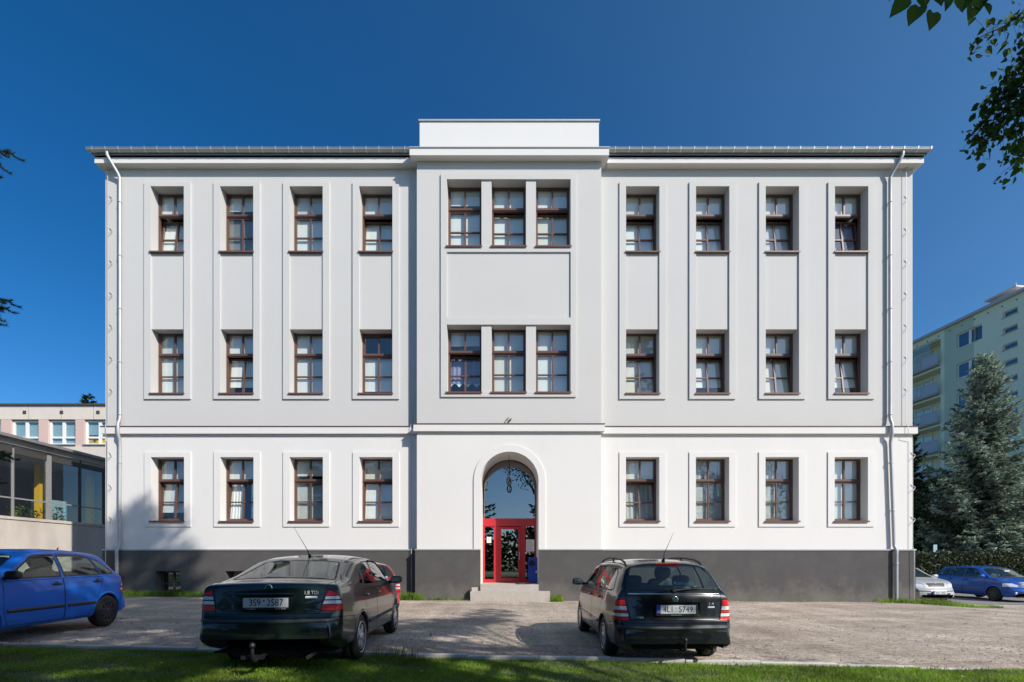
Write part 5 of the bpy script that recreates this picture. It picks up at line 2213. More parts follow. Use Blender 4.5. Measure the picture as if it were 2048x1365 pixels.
def sculpt_box(mb, cx, cy, cz, sx_, sy_, sz_, r=.3, n=8, mi=0, tilt=0.0):
    """Rounded, pillow-like block."""
    rows_ = []
    for i in range(n + 1):
        v = -math.pi / 2 + math.pi * i / n
        row = []
        for k in range(2 * n):
            u = 2 * math.pi * k / (2 * n)
            p = lambda a: math.copysign(abs(a) ** r, a)
            x_, y_, z_ = p(math.cos(v)) * p(math.cos(u)), p(math.cos(v)) * p(math.sin(u)), p(math.sin(v))
            X_, Y_, Z_ = x_ * sx_ / 2, y_ * sy_ / 2, z_ * sz_ / 2
            row.append((cx + X_ * math.cos(tilt) - Z_ * math.sin(tilt), cy + Y_, cz + X_ * math.sin(tilt) + Z_ * math.cos(tilt)))
        rows_.append(row)
    mb.grid(rows_, mi, True, True)


def interior(root, xf, xr_, xd, W, light=False):
    """Front seats at xf, back bench at xr_, dashboard at xd."""
    for sg in (-1, 1):
        mb = MB()
        sculpt_box(mb, xf + .22, sg * .36, .55, .50, .50, .18, .35)
        sculpt_box(mb, xf - .06, sg * .36, .84, .16, .48, .58, .4, tilt=.22)
        sculpt_box(mb, xf - .19, sg * .36, 1.22, .11, .27, .19, .5, tilt=.18)
        mb.tube([(xf - .15, sg * .36 - .06, 1.05), (xf - .17, sg * .36 - .06, 1.2)], .008, 5)
        mb.tube([(xf - .15, sg * .36 + .06, 1.05), (xf - .17, sg * .36 + .06, 1.2)], .008, 5)
        mb.build('seat', 'seat', root)
    mb = MB()
    sculpt_box(mb, xr_ + .22, 0, .52, .50, 1.24, .18, .3)
    sculpt_box(mb, xr_ - .06, 0, .80, .16, 1.22, .50, .35, tilt=.25)
    for y in (-.36, .36):
        sculpt_box(mb, xr_ - .18, y, 1.12, .10, .26, .17, .5, tilt=.18)
    mb.build('seat', 'seat', root)
    mb = MB()
    sculpt_box(mb, xd, 0, .82, .55, 1.34, .26, .35)
    mb.build('dashboard', 'dash', root)
    mb = MB()
    c_ = Vector((xd - .40, .36, .93))
    mb.tube([c_ + Vector((.07 * math.cos(t_) * 1.0, .18 * math.sin(t_), .17 * math.cos(t_))) for t_ in np.linspace(0, 6.2832, 25)], .015, 6, caps=False)
    mb.tube([c_ + Vector((0, -.17, 0)), c_ + Vector((.03, 0, -.02)), c_ + Vector((0, .17, 0))], .014, 6)
    mb.tube([c_ + Vector((.03, 0, -.02)), c_ + Vector((.3, 0, -.12))], .03, 6)
    mb.build('steering_wheel', 'dash', root)
    mb = MB()
    mb.box(.35, xd + .45, -W * .84, W * .84, .24, .26)
    mb.box(.35, xd + 1.2, -W * .6, W * .6, .20, .235)
    mb.build('floor_pan', 'under', root)


FAB = dict(L=4.23, W=.823, rx=.94, fx=3.40, r=.295, H=1.0)


def fabia_top(L, wagon):
    f_ = [(L - 2.13, 1.445), (L - 1.80, 1.405), (L - 1.66, 1.362), (L - 1.02, .985), (L - .86, .952), (L - .45, .868), (L - .24, .79), (L - .16, .70), (L - .13, .60), (L - .07, .56), (L - .03, .52), (L - .008, .44), (L, .36)]
    if wagon:
        r_ = [(0, .33), (.006, .44), (.018, .54), (.04, .588), (.09, .612), (.105, .66), (.125, .80), (.15, .955), (.175, 1.0), (.44, 1.335), (.50, 1.392), (.62, 1.418), (1.0, 1.447), (1.6, 1.456)]
    else:
        r_ = [(0, .33), (.006, .44), (.018, .54), (.04, .588), (.09, .612), (.11, .66), (.135, .80), (.17, .95), (.22, 1.0), (.50, 1.33), (.57, 1.392), (.75, 1.42), (1.1, 1.45), (1.45, 1.456)]
    return r_ + f_


OCT_TOP = [(0, .46), (.006, .56), (.018, .65), (.04, .69), (.10, .715), (.115, .75), (.14, .90), (.175, 1.05), (.22, 1.10), (.32, 1.118), (.50, 1.125), (.62, 1.15), (1.28, 1.375), (1.42, 1.415), (1.75, 1.452), (2.15, 1.462), (2.5, 1.440), (2.74, 1.385), (3.42, 1.0), (3.60, .965), (4.05, .885), (4.28, .81), (4.36, .72), (4.39, .61), (4.45, .57), (4.485, .52), (4.503, .44), (4.51, .36)]


def build_car(kind, name, label, loc_, heading, P, group='cars parked on the gravel lot', zs=1.0, wheels='cover', simple=False, **kw):
    """kind: wagon, hatch or sedan. heading: angle of the car's nose in the ground plane."""
    root = thing(name, label, 'car', loc_, heading, group)
    root.scale = (1, 1, zs)
    if kind == 'sedan':
        L, W, rx, fx, r = 4.51, .865, 1.12, 3.63, .312
        top = OCT_TOP
    elif kind == 'wagon':
        L, W, rx, fx, r = 4.23, .823, .94, 3.40, .297
        top = fabia_top(L, True)
    else:
        L, W, rx, fx, r = 3.97, .823, .69, 3.15, .297
        top = fabia_top(L, False)
    o_ = L - 4.23 if kind != 'sedan' else 0   # shift of front coordinates
    sp = dict(L=L, W=W, top=top, bx=[0, .15, .6, 1.5, L - 1.2, L - .3, L], bz=[.90, .93, .965, .965, .945, .86, .6] if kind != 'sedan' else [1.0, 1.03, 1.03, .985, .955, .86, .6], bow=(.10 if kind != 'sedan' else .13, .24),
              zb=[.32, .285, .255, .235, .215, .20, .20, .25, .32, .42] if kind != 'sedan' else [.45, .41, .375, .345, .26, .20, .20, .25, .32, .42], kr=.46 if kind != 'sedan' else .40)
    c = Car(sp, dict(paint=P))
    bump = kw.get('bump', P)
    # wheel arches first
    ra = r + .045
    for x in (rx, fx):
        c.hole(x, r, ra)
    # bumpers
    zb1 = .60 if kind != 'sedan' else .70
    c.cut('rear_bumper', bump, [(-.2, .1), (rx - ra + .005, .1), (rx - ra + .005, .515), (rx - ra - .02, zb1 - .05), (.28, zb1 - .01), (-.2, zb1)], 'y', lambda q: q.x < rx)
    c.cut('front_bumper', bump, [(L + .2, .1), (fx + ra - .005, .1), (fx + ra - .005, .5), (L - .38, .565), (L + .2, .575)], 'y', lambda q: q.x > fx)
    # lamps
    zt0, zt1 = (.62, .90) if kind != 'sedan' else (.77, 1.045)
    bands = [(zt1 - .085, zt1, 'redlamp'), (zt1 - .145, zt1 - .085, 'clearlamp'), (zt1 - .180, zt1 - .145, 'redlamp'), (zt1 - .230, zt1 - .180, 'clearlamp'), (zt0, zt1 - .230, 'redlamp')]
    if kind == 'sedan':
        bands = [(zt1 - .10, zt1, 'redlamp'), (zt1 - .145, zt1 - .10, 'clearlamp'), (zt1 - .152, zt1 - .145, 'redlamp'), (zt1 - .20, zt1 - .152, 'clearlamp'), (zt0, zt1 - .20, 'redlamp')]
    lx = .36 if kind != 'sedan' else .33
    for sg in (-1, 1):
        for a, b_, mt in bands:
            yi = .605 if kind != 'sedan' else .60
            sl_ = .10 if kind == 'sedan' else .06
            poly = [(sg * (yi + sl_ * (a - zt0) / .3), a), (sg * 1.2, a), (sg * 1.2, b_), (sg * (yi + sl_ * (b_ - zt0) / .3), b_)]
            sl2 = (Vector((lx, 0, zt0)), Vector((1, 0, .35)).normalized())
            c.cut('tail_lamp', mt, poly, 'x', lambda q: q.x < .6 and q.y * sg > .45, False, [sl2])
        yy0 = .40 if kind != 'sedan' else .44
        poly = [(sg * yy0, .615), (sg * 1.2, .635), (sg * 1.2, .765), (sg * (yy0 + .03), .765)]
        c.cut('headlamp', 'headlamp', poly, 'x', lambda q: q.x > L - .7 and q.y * sg > .3, False, [(Vector((L - .47, 0, .7)), Vector((-1, 0, .0)))])
    # glass
    if kind == 'wagon':
        c.cut('tailgate', P, [(-.60, .63), (.60, .63), (.655, 1.01), (.56, 1.375), (-.56, 1.375), (-.655, 1.01)], 'x', lambda q: q.x < .5)
        c.cut('rear_window', 'carglass', [(-.60, 1.03), (.60, 1.03), (.625, 1.06), (.53, 1.31), (.49, 1.335), (-.49, 1.335), (-.53, 1.31), (-.625, 1.06)], 'x', lambda q: q.x < .62, True)
        c.cut('side_window', 'carglass', [(1.97, .985), (2.95, .972), (2.86, 1.03), (2.58, 1.235), (2.42, 1.315), (2.28, 1.345), (2.0, 1.352)], 'y', SIDE, True)
        c.cut('side_window', 'carglass', [(1.14, .995), (1.90, .985), (1.925, 1.352), (1.26, 1.345), (1.16, 1.30)], 'y', SIDE, True)
        c.cut('quarter_window', 'carglass', [(.52, 1.03), (.60, 1.005), (1.08, .995), (1.09, 1.335), (.85, 1.315), (.70, 1.25)], 'y', SIDE, True)
        doors = ([(1.945, .26), (2.97, .26), (3.05, .5), (3.03, .935), (1.945, .95)], [(1.385, .26), (1.935, .26), (1.935, .95), (1.10, .955), (1.09, .80), (1.29, .45)])
    elif kind == 'hatch':
        a = o_
        c.cut('tailgate', P, [(-.60, .63), (.60, .63), (.64, 1.01), (.54, 1.375), (-.54, 1.375), (-.64, 1.01)], 'x', lambda q: q.x < .55)
        c.cut('rear_window', 'carglass', [(-.58, 1.03), (.58, 1.03), (.60, 1.06), (.50, 1.31), (.46, 1.33), (-.46, 1.33), (-.50, 1.31), (-.60, 1.06)], 'x', lambda q: q.x < .66, True)
        c.cut('side_window', 'carglass', [(1.97 + a, .985), (2.95 + a, .972), (2.86 + a, 1.03), (2.58 + a, 1.235), (2.42 + a, 1.315), (2.28 + a, 1.345), (2.0 + a, 1.352)], 'y', SIDE, True)
        c.cut('side_window', 'carglass', [(1.08 + a, .995), (1.90 + a, .985), (1.925 + a, 1.352), (1.36 + a, 1.345), (1.22 + a, 1.31)], 'y', SIDE, True)
        c.cut('quarter_window', 'carglass', [(.72 + a, 1.03), (.78 + a, 1.005), (1.035 + a, .995), (1.17 + a, 1.30), (1.02 + a, 1.25)], 'y', SIDE, True)
        doors = ([(1.945 + a, .26), (2.97 + a, .26), (3.05 + a, .5), (3.03 + a, .935), (1.945 + a, .95)], [(1.36 + a, .26), (1.935 + a, .26), (1.935 + a, .95), (1.02 + a, .955), (1.0 + a, .80), (1.27 + a, .45)])
    else:
        c.cut('rear_window', 'carglass', [(.62, -.62), (.66, -.635), (1.24, -.51), (1.27, -.49), (1.27, .49), (1.24, .51), (.66, .635), (.62, .62)], 'z', lambda q: q.z > 1.10 and q.x < 1.4, True)
        c.cut('boot_lid', P, [(-.60, .74), (.60, .74), (.70, 1.25), (-.70, 1.25)], 'x', lambda q: q.x < .62, False, [(Vector((.60, 0, 0)), Vector((1, 0, 0)))])
        c.cut('side_window', 'carglass', [(2.08, 1.01), (3.20, .995), (3.10, 1.05), (2.80, 1.255), (2.62, 1.325), (2.45, 1.35), (2.10, 1.358)], 'y', SIDE, True)
        c.cut('side_window', 'carglass', [(1.42, 1.02), (2.02, 1.01), (2.04, 1.358), (1.72, 1.345), (1.50, 1.25)], 'y', SIDE, True)
        c.cut('quarter_window', 'carglass', [(1.16, 1.06), (1.36, 1.02), (1.43, 1.25), (1.34, 1.21)], 'y', SIDE, True)
        doors = ([(2.06, .26), (3.16, .26), (3.26, .5), (3.24, .945), (2.06, .955)], [(1.55, .26), (2.05, .26), (2.05, .955), (1.28, .965), (1.27, .82), (1.47, .46)])
    for d_ in doors:
        c.cut('door', P, d_, 'y', SIDE)
    xa, xb = L - 1.66, L - 1.02
    if kind == 'sedan':
        xa, xb = 2.76, 3.42
    c.cut('windscreen', 'carglass', [(xa + .0, -.50), (xa + .0, .50), (xa + .06, .53), (xb - .04, .655), (xb, .64), (xb, -.64), (xb - .04, -.655), (xa + .06, -.53)], 'z', lambda q: q.z > .96 and q.x > xa - .4 and q.x < xb + .2, True)
    c.cut('bonnet', P, [(xb + .03, -.66), (L - .36, -.60), (L - .20, -.42), (L - .17, 0), (L - .20, .42), (L - .36, .60), (xb + .03, .66)], 'z', lambda q: q.z > .72 and q.x > xb)
    c.cut('grille', 'trim', [(-.30, .665), (.30, .665), (.34, .78), (-.34, .78)], 'x', lambda q: q.x > L - .35)
    c.cut('lower_grille', 'trim', [(-.42, .30), (.42, .30), (.44, .42), (-.44, .42)], 'x', lambda q: q.x > L - .3)
    made = c.finish(root)
    # arches: lip and liner
    for x in (rx, fx):
        for sg in (-1, 1):
            lip, lin = [], []
            for t_ in np.linspace(-.30, math.pi + .30, 34):
                ca, sa = math.cos(t_), math.sin(t_)
                p1 = c.side(x + (ra + .03) * ca, r + (ra + .03) * sa, sg)
                p0 = c.side(x + (ra - .002) * ca, r + (ra - .002) * sa, sg)
                if p0 is None or p1 is None or abs(p0.y) < .5 or r + ra * sa < .23:
                    continue
                Y0 = abs(p0.y)
                lip.append([(x + (ra + .03) * ca, p1.y + sg * .001, r + (ra + .03) * sa), (x + (ra + .006) * ca, sg * (Y0 + .009), r + (ra + .006) * sa), (x + (ra - .008) * ca, sg * (Y0 + .006), r + (ra - .008) * sa), (x + (ra - .008) * ca, sg * (Y0 - .03), r + (ra - .008) * sa)])
                lin.append([(x + (ra - .006) * ca, sg * (Y0 - .02), r + (ra - .006) * sa), (x + (ra - .006) * ca, sg * (Y0 - .32), r + (ra - .006) * sa), (x, sg * (Y0 - .32), r)])
            mb = MB()
            if sg > 0:
                lip = lip[::-1]
            mb.grid(lip, 0, True)
            ob_ = mb.build('arch_lip', P, root)
            k_ = len(ob_.data.polygons) // 2
            if ob_.data.polygons[k_ - k_ % 3 + 1].normal.y * sg < 0:
                ob_.data.flip_normals()
            mb = MB()
            mb.grid(lin, 0, True)
            mb.build('arch_liner', 'under', root)
            wheel(root, x, sg * (W - .105), r, r, wheels, sg, kw.get('steer', 0) if x == fx else 0)
    interior(root, (L - 2.23) if kind != 'sedan' else 2.10, (L - 3.10) if kind != 'sedan' else 1.25, L - 1.25 if kind != 'sedan' else 3.2, W)
    # door handles, mirrors, mouldings
    hx = {'wagon': ((2.08, .86), (1.27, .87)), 'hatch': ((2.08 + o_, .86), (1.19 + o_, .87)), 'sedan': ((2.18, .87), (1.42, .88))}[kind]
    dr = sorted(made.get('door', []), key=lambda o: -sum(v.co.x for v in o.data.vertices) / len(o.data.vertices))
    for (x, z) in hx:
        for sg in (-1, 1):
            p = c.side(x, z, sg)
            mb = MB()
            q = [p + Vector((dx_, sg * dy_, 0)) for dx_, dy_ in ((-.085, .0), (-.07, .022), (0, .034), (.07, .022), (.085, .0))]
            mb.tube(q, [.010, .014, .015, .014, .010], 7)
            mb.lathe([(p.y - .002 * sg, .045), (p.y + .002 * sg, .043), (p.y + .0021 * sg, .0)], 14, 1, 'y', (x, 0, z))
            best = min(dr, key=lambda o: min((v.co - p).length for v in o.data.vertices))
            mb.build('handle', [kw.get('handle', P), 'trim'], best)
    mx_ = (L - 1.27) if kind != 'sedan' else 3.17
    for sg in (-1, 1):
        p = c.side(mx_, .975, sg)
        mb = MB()
        sculpt_box(mb, mx_ + .03, p.y + sg * .13, 1.03, .13, .205, .135, .55, 9)
        mb.tube([(mx_ + .02, p.y - sg * .02, .98), (mx_ + .03, p.y + sg * .07, 1.0)], .03, 7)
        mo = mb.build('mirror', kw.get('mirror', 'trim'), root)
        mb = MB()
        mb.box(mx_ - .040, mx_ - .036, p.y + sg * .05, p.y + sg * .21, .985, 1.075)
        mb.build('mirror_glass', 'chrome', mo)
    mz = .485
    for sg in (-1, 1):
        for d_ in doors:
            xs_m = [q[0] for q in d_]
            a, b_ = (min(xs_m) + (.26 if min(xs_m) < doors[0][0][0] - .1 else .02)), max(xs_m) - .06
            mb = MB()
            rws = []
            for x in np.linspace(a, b_, 12):
                rr_ = []
                for dz, off in ((-.028, .0005), (-.022, .011), (.0, .016), (.022, .011), (.028, .0005)):
                    p = c.side(x, mz + dz, sg)
                    rr_.append((x, p.y + sg * off, mz + dz))
                rws.append(rr_)
            mb.grid(rws, 0, True)
            mb.build('side_moulding', kw.get('mould', P), root)
        # bumper strips, rear and front
    rws = []
    sh_ = 0.0 if kind != 'sedan' else .125
    for y in np.linspace(-.80, .80, 41):
        p = c.rear(y * W / .82, .53 + sh_)
        if p is None or p.x > .5:
            continue
        rws.append([(p.x - .001, p.y, .508 + sh_), (p.x - .014, p.y, .515 + sh_), (p.x - .016, p.y, .535 + sh_), (p.x - .012, p.y, .552 + sh_), (p.x + .004, p.y, .557 + sh_)])
    mb = MB()
    mb.grid(rws, 0, True)
    mb.build('bumper_strip', kw.get('strip', bump), root)
    # emblem front and rear
    ez = {'wagon': .905, 'hatch': .905, 'sedan': 1.045}[kind]
    p = c.rear(0, ez)
    mb = MB()
    mb.lathe([(p.x + .004, .043), (p.x - .006, .043), (p.x - .008, .036)], 22, 0, 'x', (0, 0, ez))
    mb.lathe([(p.x - .0075, .036), (p.x - .0065, .0)], 22, 1, 'x', (0, 0, ez))
    em = mb.build('emblem', ['chrome', 'badge'], root)
    mb = MB()
    xx = p.x - .0085
    mb.poly([(xx, .026, ez + .004), (xx, -.012, ez + .022), (xx, -.004, ez + .006), (xx, -.028, ez - .004), (xx, .0, ez - .006), (xx, .010, ez - .024)])
    mb.build('arrow', 'chrome', em)
    # grille frame, front emblem
    p = c.front(0, .785)
    mb = MB()
    gp = []
    for y in np.linspace(-.33, .33, 15):
        q = c.front(y, .783)
        gp.append((q.x + .004, y, .783))
    mb.tube(gp, .012, 6)
    for z in (.70, .735):
        g2 = []
        for y in np.linspace(-.30, .30, 11):
            q = c.front(y, z)
            g2.append((q.x + .004, y, z))
        mb.tube(g2, .006, 5)
    mb.build('grille_bars', 'alloy' if P != 'car_silver' else 'bumper_grey', root)
    mb = MB()
    mb.lathe([(p.x - .01, .042), (p.x + .014, .042), (p.x + .015, 0)], 20, 0, 'x', (0, 0, .775))
    mb.build('emblem', 'chrome', root)
    # antenna
    ax = {'wagon': .62, 'hatch': .80, 'sedan': 1.50}[kind]
    p = c.topz(ax, 0)
    if kw.get('antenna', True):
        mb = MB()
        an = kw.get('ant_lean', .18)
        mb.tube([p + Vector((.04, 0, -.005)), p + Vector((.0, 0, .03)), p + Vector((-.02, 0, .045))], [.03, .018, .008], 8)
        mb.tube([p + Vector((-.01, 0, .035)), p + Vector((-.04, .01, .10)), p + Vector((-.04 - an * .9, kw.get('ant_side', 0), .42))], [.008, .005, .002], 5)
        mb.build('antenna', 'trim', root)
    mb = MB()
    q = [(.20, 0, .21), (.10, -.45, .22)]
    mb.tube([(.30, -.5, .24), (.06, -.5, .235)], .024, 8)
    mb.build('exhaust', 'dark_steel', root)
    return root, c


def plate_at(root, c, y, z, txt, w_=.52, h=.112, blue=False, where='rear', tilt=0.0, dot=True, sub=None, letters=True):
    p = c.rear(y, z) if where == 'rear' else c.front(y, z)
    sg = -1 if where == 'rear' else 1
    x = (min(c.rear(y, z + d_).x for d_ in (-.05, 0, .05)) - .012) if where == 'rear' else (max(c.front(y, z + d_).x for d_ in (-.05, 0, .05)) + .012)
    mb = MB()
    mb.box(-.010, 0, -w_ / 2 - .012, w_ / 2 + .012, -h / 2 - .03, h / 2 + .012)
    if where == 'rear':
        mb.box(0, .03, -w_ / 2 + .04, w_ / 2 - .04, -h / 2, h / 2)
    else:
        mb.box(-.04, -.010, -w_ / 2 + .04, w_ / 2 - .04, -h / 2, h / 2)
    po = mb.build('number_plate', 'trim', root, (x, y, z))
    po.rotation_euler = (0, tilt, 0)
    f_ = -.0112 if where == 'rear' else .0012
    mb = MB()
    mb.box(min(f_, f_ + .001), max(f_, f_ + .001), -w_ / 2, w_ / 2, -h / 2, h / 2)
    mb.build('plate_sheet', 'plate', po)
    rot = (R(90), 0, R(-90)) if where == 'rear' else (R(90), 0, R(90))
    g_ = f_ + (-.0012 if where == 'rear' else .0022)
    lr = 1 if where == 'rear' else -1   # text runs to -y at the rear
    off = -.02 if blue else 0
    if blue:
        mb = MB()
        mb.box(min(g_, g_ + .0008), max(g_, g_ + .0008), lr * w_ / 2, lr * (w_ / 2 - .05), -h / 2, h / 2)
        mb.build('blue_band', 'plateblue', po)
        text('country_letters', 'CZ', .034, 'plate', po, (g_ - .001 * lr, lr * (w_ / 2 - .025), -h * .28), rot)
    if letters:
        a, b_ = txt
        text('plate_letters', a, .112, 'ink', po, (g_, lr * (.125 + off), -.002), rot, .86)
        text('plate_letters', b_, .112, 'ink', po, (g_, lr * (-.105 + off), -.002), rot, .86)
        mb = MB()
        mb.lathe([(0, .0), (0.0006 * -lr, .011), (0, .012)], 12, 0, 'x', (g_, lr * (.022 + off), .022))
        mb.build('plate_seal', 'redink' if dot else 'zinc_dull', po)
    if sub:
        for t_, yy in sub:
            text('frame_text', t_, .018, 'plate', po, (-.0108, yy, -h / 2 - .017), rot)
    return po


ROT_R = (R(90), 0, R(-90))

# dark green saloon, seen from behind
sed, c = build_car('sedan', 'parked_car', 'dark green liftback car with towbar and alloy wheels seen from behind', (-2.89, 5.58, gz(-2.6) + .0), R(93), 'car_green', wheels='alloy', mould='car_green', handle='car_green', ant_side=.14, strip='bumper_grey', zs=1.0)
plate_at(sed, c, 0, .875, ('3S9', '2587'), dot=True, sub=[('www.autojar.cz', .17), ('tel. 774 114 080', -.17)])
p = c.rear(-.50, .985)
text('boot_lettering', '1.8 TDI', .062, 'letter', sed, (p.x - .019, -.50, .985), ROT_R, .9)
p = c.rear(-.50, .93)
mb = MB()
mb.tube([(p.x - .008, -.435, .93), (p.x + .002, -.565, .93)], .016, 8)
mb.build('boot_sticker', 'plate', sed)
rws = []
for y in np.linspace(-.30, .38, 20):
    q = c.rear(y, .965)
    rws.append([(q.x - .001, y, .952), (q.x - .022, y, .958), (q.x - .026, y, .968), (q.x - .004, y, .985)])
mb = MB()
mb.grid(rws, 0, True)
mb.build('grip_bar', 'car_green', sed)
mb = MB()
q = c.topz(.70, .18)
mb.tube([(.25, .05, .25), (.02, .05, .24), (-.05, .05, .22), (-.10, .05, .25), (-.115, .05, .33), (-.115, .05, .38)], .021, 9)
mb.lathe([(.375, .0), (.38, .026), (.40, .034), (.42, .034), (.44, .02), (.447, 0)], 14, 0, 'z', (-.115, .05, 0))
mb.box(-.03, .05, -.02, .22, .235, .275)
mb.build('tow_bar', 'trim', sed)
mb = MB()      # wind deflectors over the door windows
for sg in (-1,):
    pth = []
    for x, z in ((2.12, 1.37), (2.45, 1.362), (2.63, 1.337), (2.82, 1.265), (3.05, 1.10)):
        q = c.side(x, z, sg)
        pth.append(q + Vector((0, sg * .012, 0)))
    mb.tube(pth, .016, 5)
mb.build('wind_deflector', 'trim', sed)
# parcel shelf and stickers in the back window
mb = MB()
mb.box(.72, 1.15, -.60, .60, 1.02, 1.035)
mb.build('parcel_shelf', 'dash', sed)
mb = MB()
q = c.topz(1.22, .0)
mb.box(1.22, 1.25, -.12, .12, 1.33, 1.345)
mb.build('brake_light', 'redlamp', sed)
q0, q1 = c.topz(.95, .50), c.topz(1.06, .40)
mb = MB()
n_ = c.normal_at(c.topz(1.0, .45))
for (xa, ya, xb_, yb) in ((.98, .47, 1.06, .36), (.68, .22, .74, .10)):
    pts = [c.topz(xa, ya), c.topz(xb_, ya - .02), c.topz(xb_, yb), c.topz(xa, yb + .02)]
    mb.poly([v - n_ * .006 for v in pts])
mb.build('window_sticker', 'trim', sed)

# black estate, seen from behind
wag, c = build_car('wagon', 'parked_car', 'black estate car with roof rails and cyan sticker in its back window', (2.19, 6.35, gz(2.2) - .01), R(90.3), 'car_black', wheels='cover', bump='car_black', mirror='trim', ant_lean=-.10, ant_side=-.16, strip='bumper_grey')
plate_at(wag, c, 0.0, .775, ('4L1', '5749'), blue=True, dot=False, sub=[('www.servis-auto.cz', 0)])
rws = []
for y in np.linspace(-.615, .615, 25):
    q = c.rear(y, .975)
    rws.append([(q.x - .001, y, .966), (q.x - .008, y, .969), (q.x - .008, y, .980), (q.x + .001, y, .984)])
mb = MB()
mb.grid(rws, 0, True)
mb.build('chrome_strip', 'chrome', wag)
mb = MB()      # hollow for the plate
for a, b_, z0, z1 in ((.315, .335, .69, .865), (-.335, -.315, .69, .865)):
    p = c.rear(a, .78)
    mb.box(p.x - .012, p.x + .01, a, b_, z0, z1)
p = c.rear(0, .86)
mb.box(p.x - .016, p.x + .02, -.33, .33, .855, .875)
mb.build('plate_surround', 'car_black', wag)
p = c.rear(-.47, .83)
text('tailgate_lettering', '1.4', .045, 'letter', wag, (p.x - .006, -.49, .845), ROT_R, 1.3)
p = c.rear(-.47, .80)
mb = MB()
mb.box(p.x - .004, p.x + .01, -.535, -.445, .79, .812)
mb.build('tailgate_sticker', 'plate', wag)
p = c.rear(.46, .655)
text('tailgate_lettering', 'FABIA', .028, 'letter', wag, (p.x - .005, .47, .665), ROT_R, 1.2)
nn = c.normal_at(c.rear(0, 1.10))
tl = math.atan2(nn.z, -nn.x)
p = c.rear(-.10, 1.115)
text('window_sticker', 'of Kamarad', .075, 'cyan', wag, (p.x - .004, -.12, 1.115), (R(90) - tl, 0, R(-90)), 1.0)
p = c.rear(-.10, 1.065)
text('window_sticker', 'www.kamarad.cz', .03, 'cyan', wag, (p.x - .004, -.12, 1.068), (R(90) - tl, 0, R(-90)), 1.1)
mb = MB()
a0, a1, a2 = c.rear(-.0, 1.02), c.rear(-.25, 1.045), c.rear(-.58, 1.035)
mb.tube([a0 + Vector((-.02, 0, 0)), a1 + Vector((-.02, 0, 0)), a2 + Vector((-.015, 0, 0))], [.02, .012, .006], 6)
mb.tube([a0 + Vector((.02, 0, .0)), a0 + Vector((-.03, 0, 0.01))], .03, 8)
mb.build('rear_wiper', 'trim', wag)
mb = MB()
p = c.topz(.52, 0)
mb.box(.475, .505, -.16, .16, p.z - .018, p.z - .001)
mb.build('brake_light', 'redlamp', wag)
for sg in (-1, 1):
    mb = MB()
    pth = []
    for x, dz in ((.62, -.01), (.70, .035), (.9, .055), (1.3, .062), (1.8, .06), (2.2, .05), (2.36, .03), (2.45, -.01)):
        q = c.topz(x, sg * .545)
        pth.append(q + Vector((0, 0, dz)))
    mb.tube(pth, [.018, .017, .015, .015, .015, .015, .016, .016], 8)
    q = c.topz(1.45, sg * .545)
    mb.tube([q, q + Vector((0, 0, .06))], .016, 6)
    mb.build('roof_rail', 'trim', wag)
mb = MB()
mb.tube([(.25, -.06, .26), (.0, -.06, .23), (-.06, -.06, .26), (-.075, -.06, .34), (-.075, -.06, .37)], .020, 9)
mb.lathe([(.365, 0), (.375, .022), (.395, .028), (.415, .02), (.422, 0)], 14, 0, 'z', (-.075, -.06, 0))
mb.build('tow_bar', 'trim', wag)
mb = MB()
mb.box(.42, .95, -.56, .56, .94, .955)
mb.build('parcel_shelf', 'dash', wag)

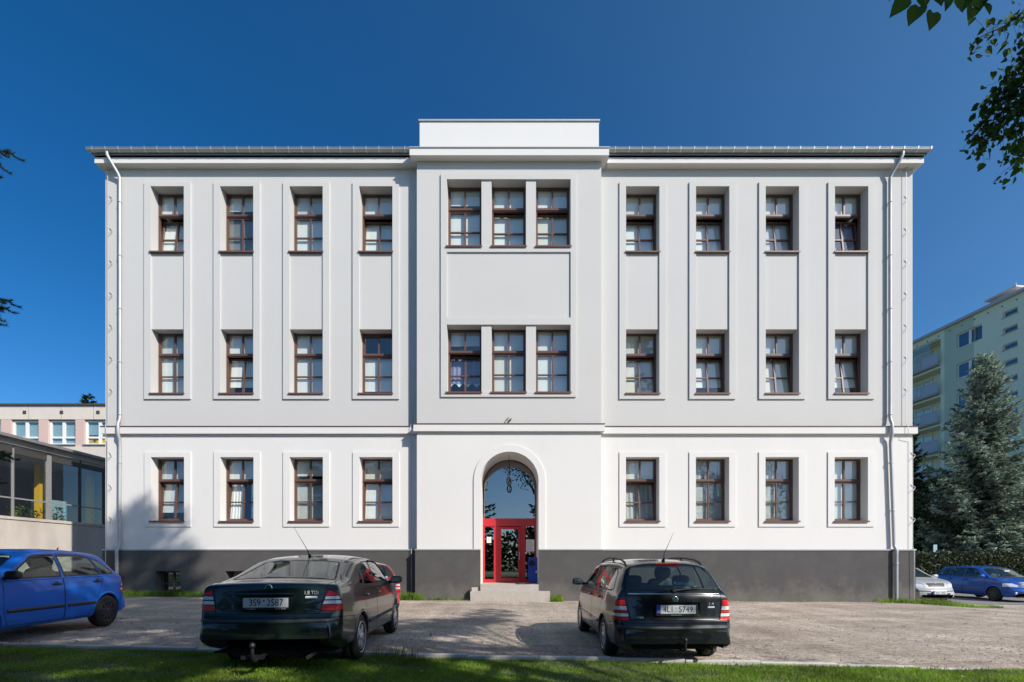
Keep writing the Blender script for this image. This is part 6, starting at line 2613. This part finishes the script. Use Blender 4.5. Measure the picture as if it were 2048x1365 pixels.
# blue hatchback at the left edge, nose towards the camera
hb, c = build_car('hatch', 'parked_car', 'bright blue hatchback with black wheel covers cut by the left picture edge', (-8.80, 10.13, .115), R(274), 'car_blue', wheels='black', handle='trim', mould='trim', mirror='trim', zs=1.03, antenna=False, bump='car_blue')
mb = MB()
for sg in (1,):
    p = c.side(2.93, .72, sg)
    mb.lathe([(p.y, .03), (p.y + sg * .008, .026), (p.y + sg * .009, 0)], 12, 0, 'y', (2.93, 0, .72))
mb.build('side_indicator', 'clearlamp', hb)
mb = MB()
p = c.topz(.85, 0)
mb.tube([p, p + Vector((-.03, 0, .06))], .012, 6)
mb.build('antenna_foot', 'trim', hb)
plate_at(hb, c, 0, .45, None, where='front', letters=False)

# red car behind the saloon
rd, c = build_car('hatch', 'parked_car', 'red car half hidden behind the dark green liftback near the school wall', (-3.52, 12.2, gz(-4)), R(119), 'car_red', wheels='black', zs=.91, antenna=False)
plate_at(rd, c, -.25, .98, None, w_=.34, h=.14, letters=False)

# silver saloon and dark blue estate right of the school, noses towards the camera
sv, c = build_car('sedan', 'parked_car', 'silver car with its nose peeping out behind the right school corner', (16.15, 22.75, -.25), R(270), 'car_silver', wheels='cover', antenna=False, mirror='car_silver', bump='car_silver', strip='trim', group='cars parked beside the hedge')
plate_at(sv, c, 0, .445, ('2L8', '4601'), where='front', blue=True, dot=False)
mb = MB()
for a, b_ in ((-.80, -.30), (.30, .80)):
    rws = []
    for y in np.linspace(a, b_, 12):
        q = c.front(y, .50)
        if q is None:
            continue
        rws.append([(q.x + .001, q.y, .48), (q.x + .012, q.y, .488), (q.x + .012, q.y, .512), (q.x + .001, q.y, .52)])
    mb.grid(rws, 0, True)
mb.build('bumper_strip', 'trim', sv)
be, c = build_car('wagon', 'parked_car', 'dark blue estate car parked in front of the hedge at the right edge', (20.97, 23.33, -.275), R(265.5), 'car_blue2', wheels='black', mirror='car_blue2', bump='car_blue2', handle='trim', group='cars parked beside the hedge')
mb = MB()
p = c.front(0, .45)
mb.box(L_ := 3.06, 3.10, -.09, .09, 1.22, 1.27)
mb.build('rear_view_mirror', 'paper', be)
mb = MB()
for sg in (-1, 1):
    q = c.front(sg * .56, .37)
    mb.lathe([(q.x - .01, .05), (q.x + .006, .05), (q.x + .007, 0)], 14, 0, 'x', (0, q.y, q.z))
mb.build('fog_lamp', 'headlamp', be)
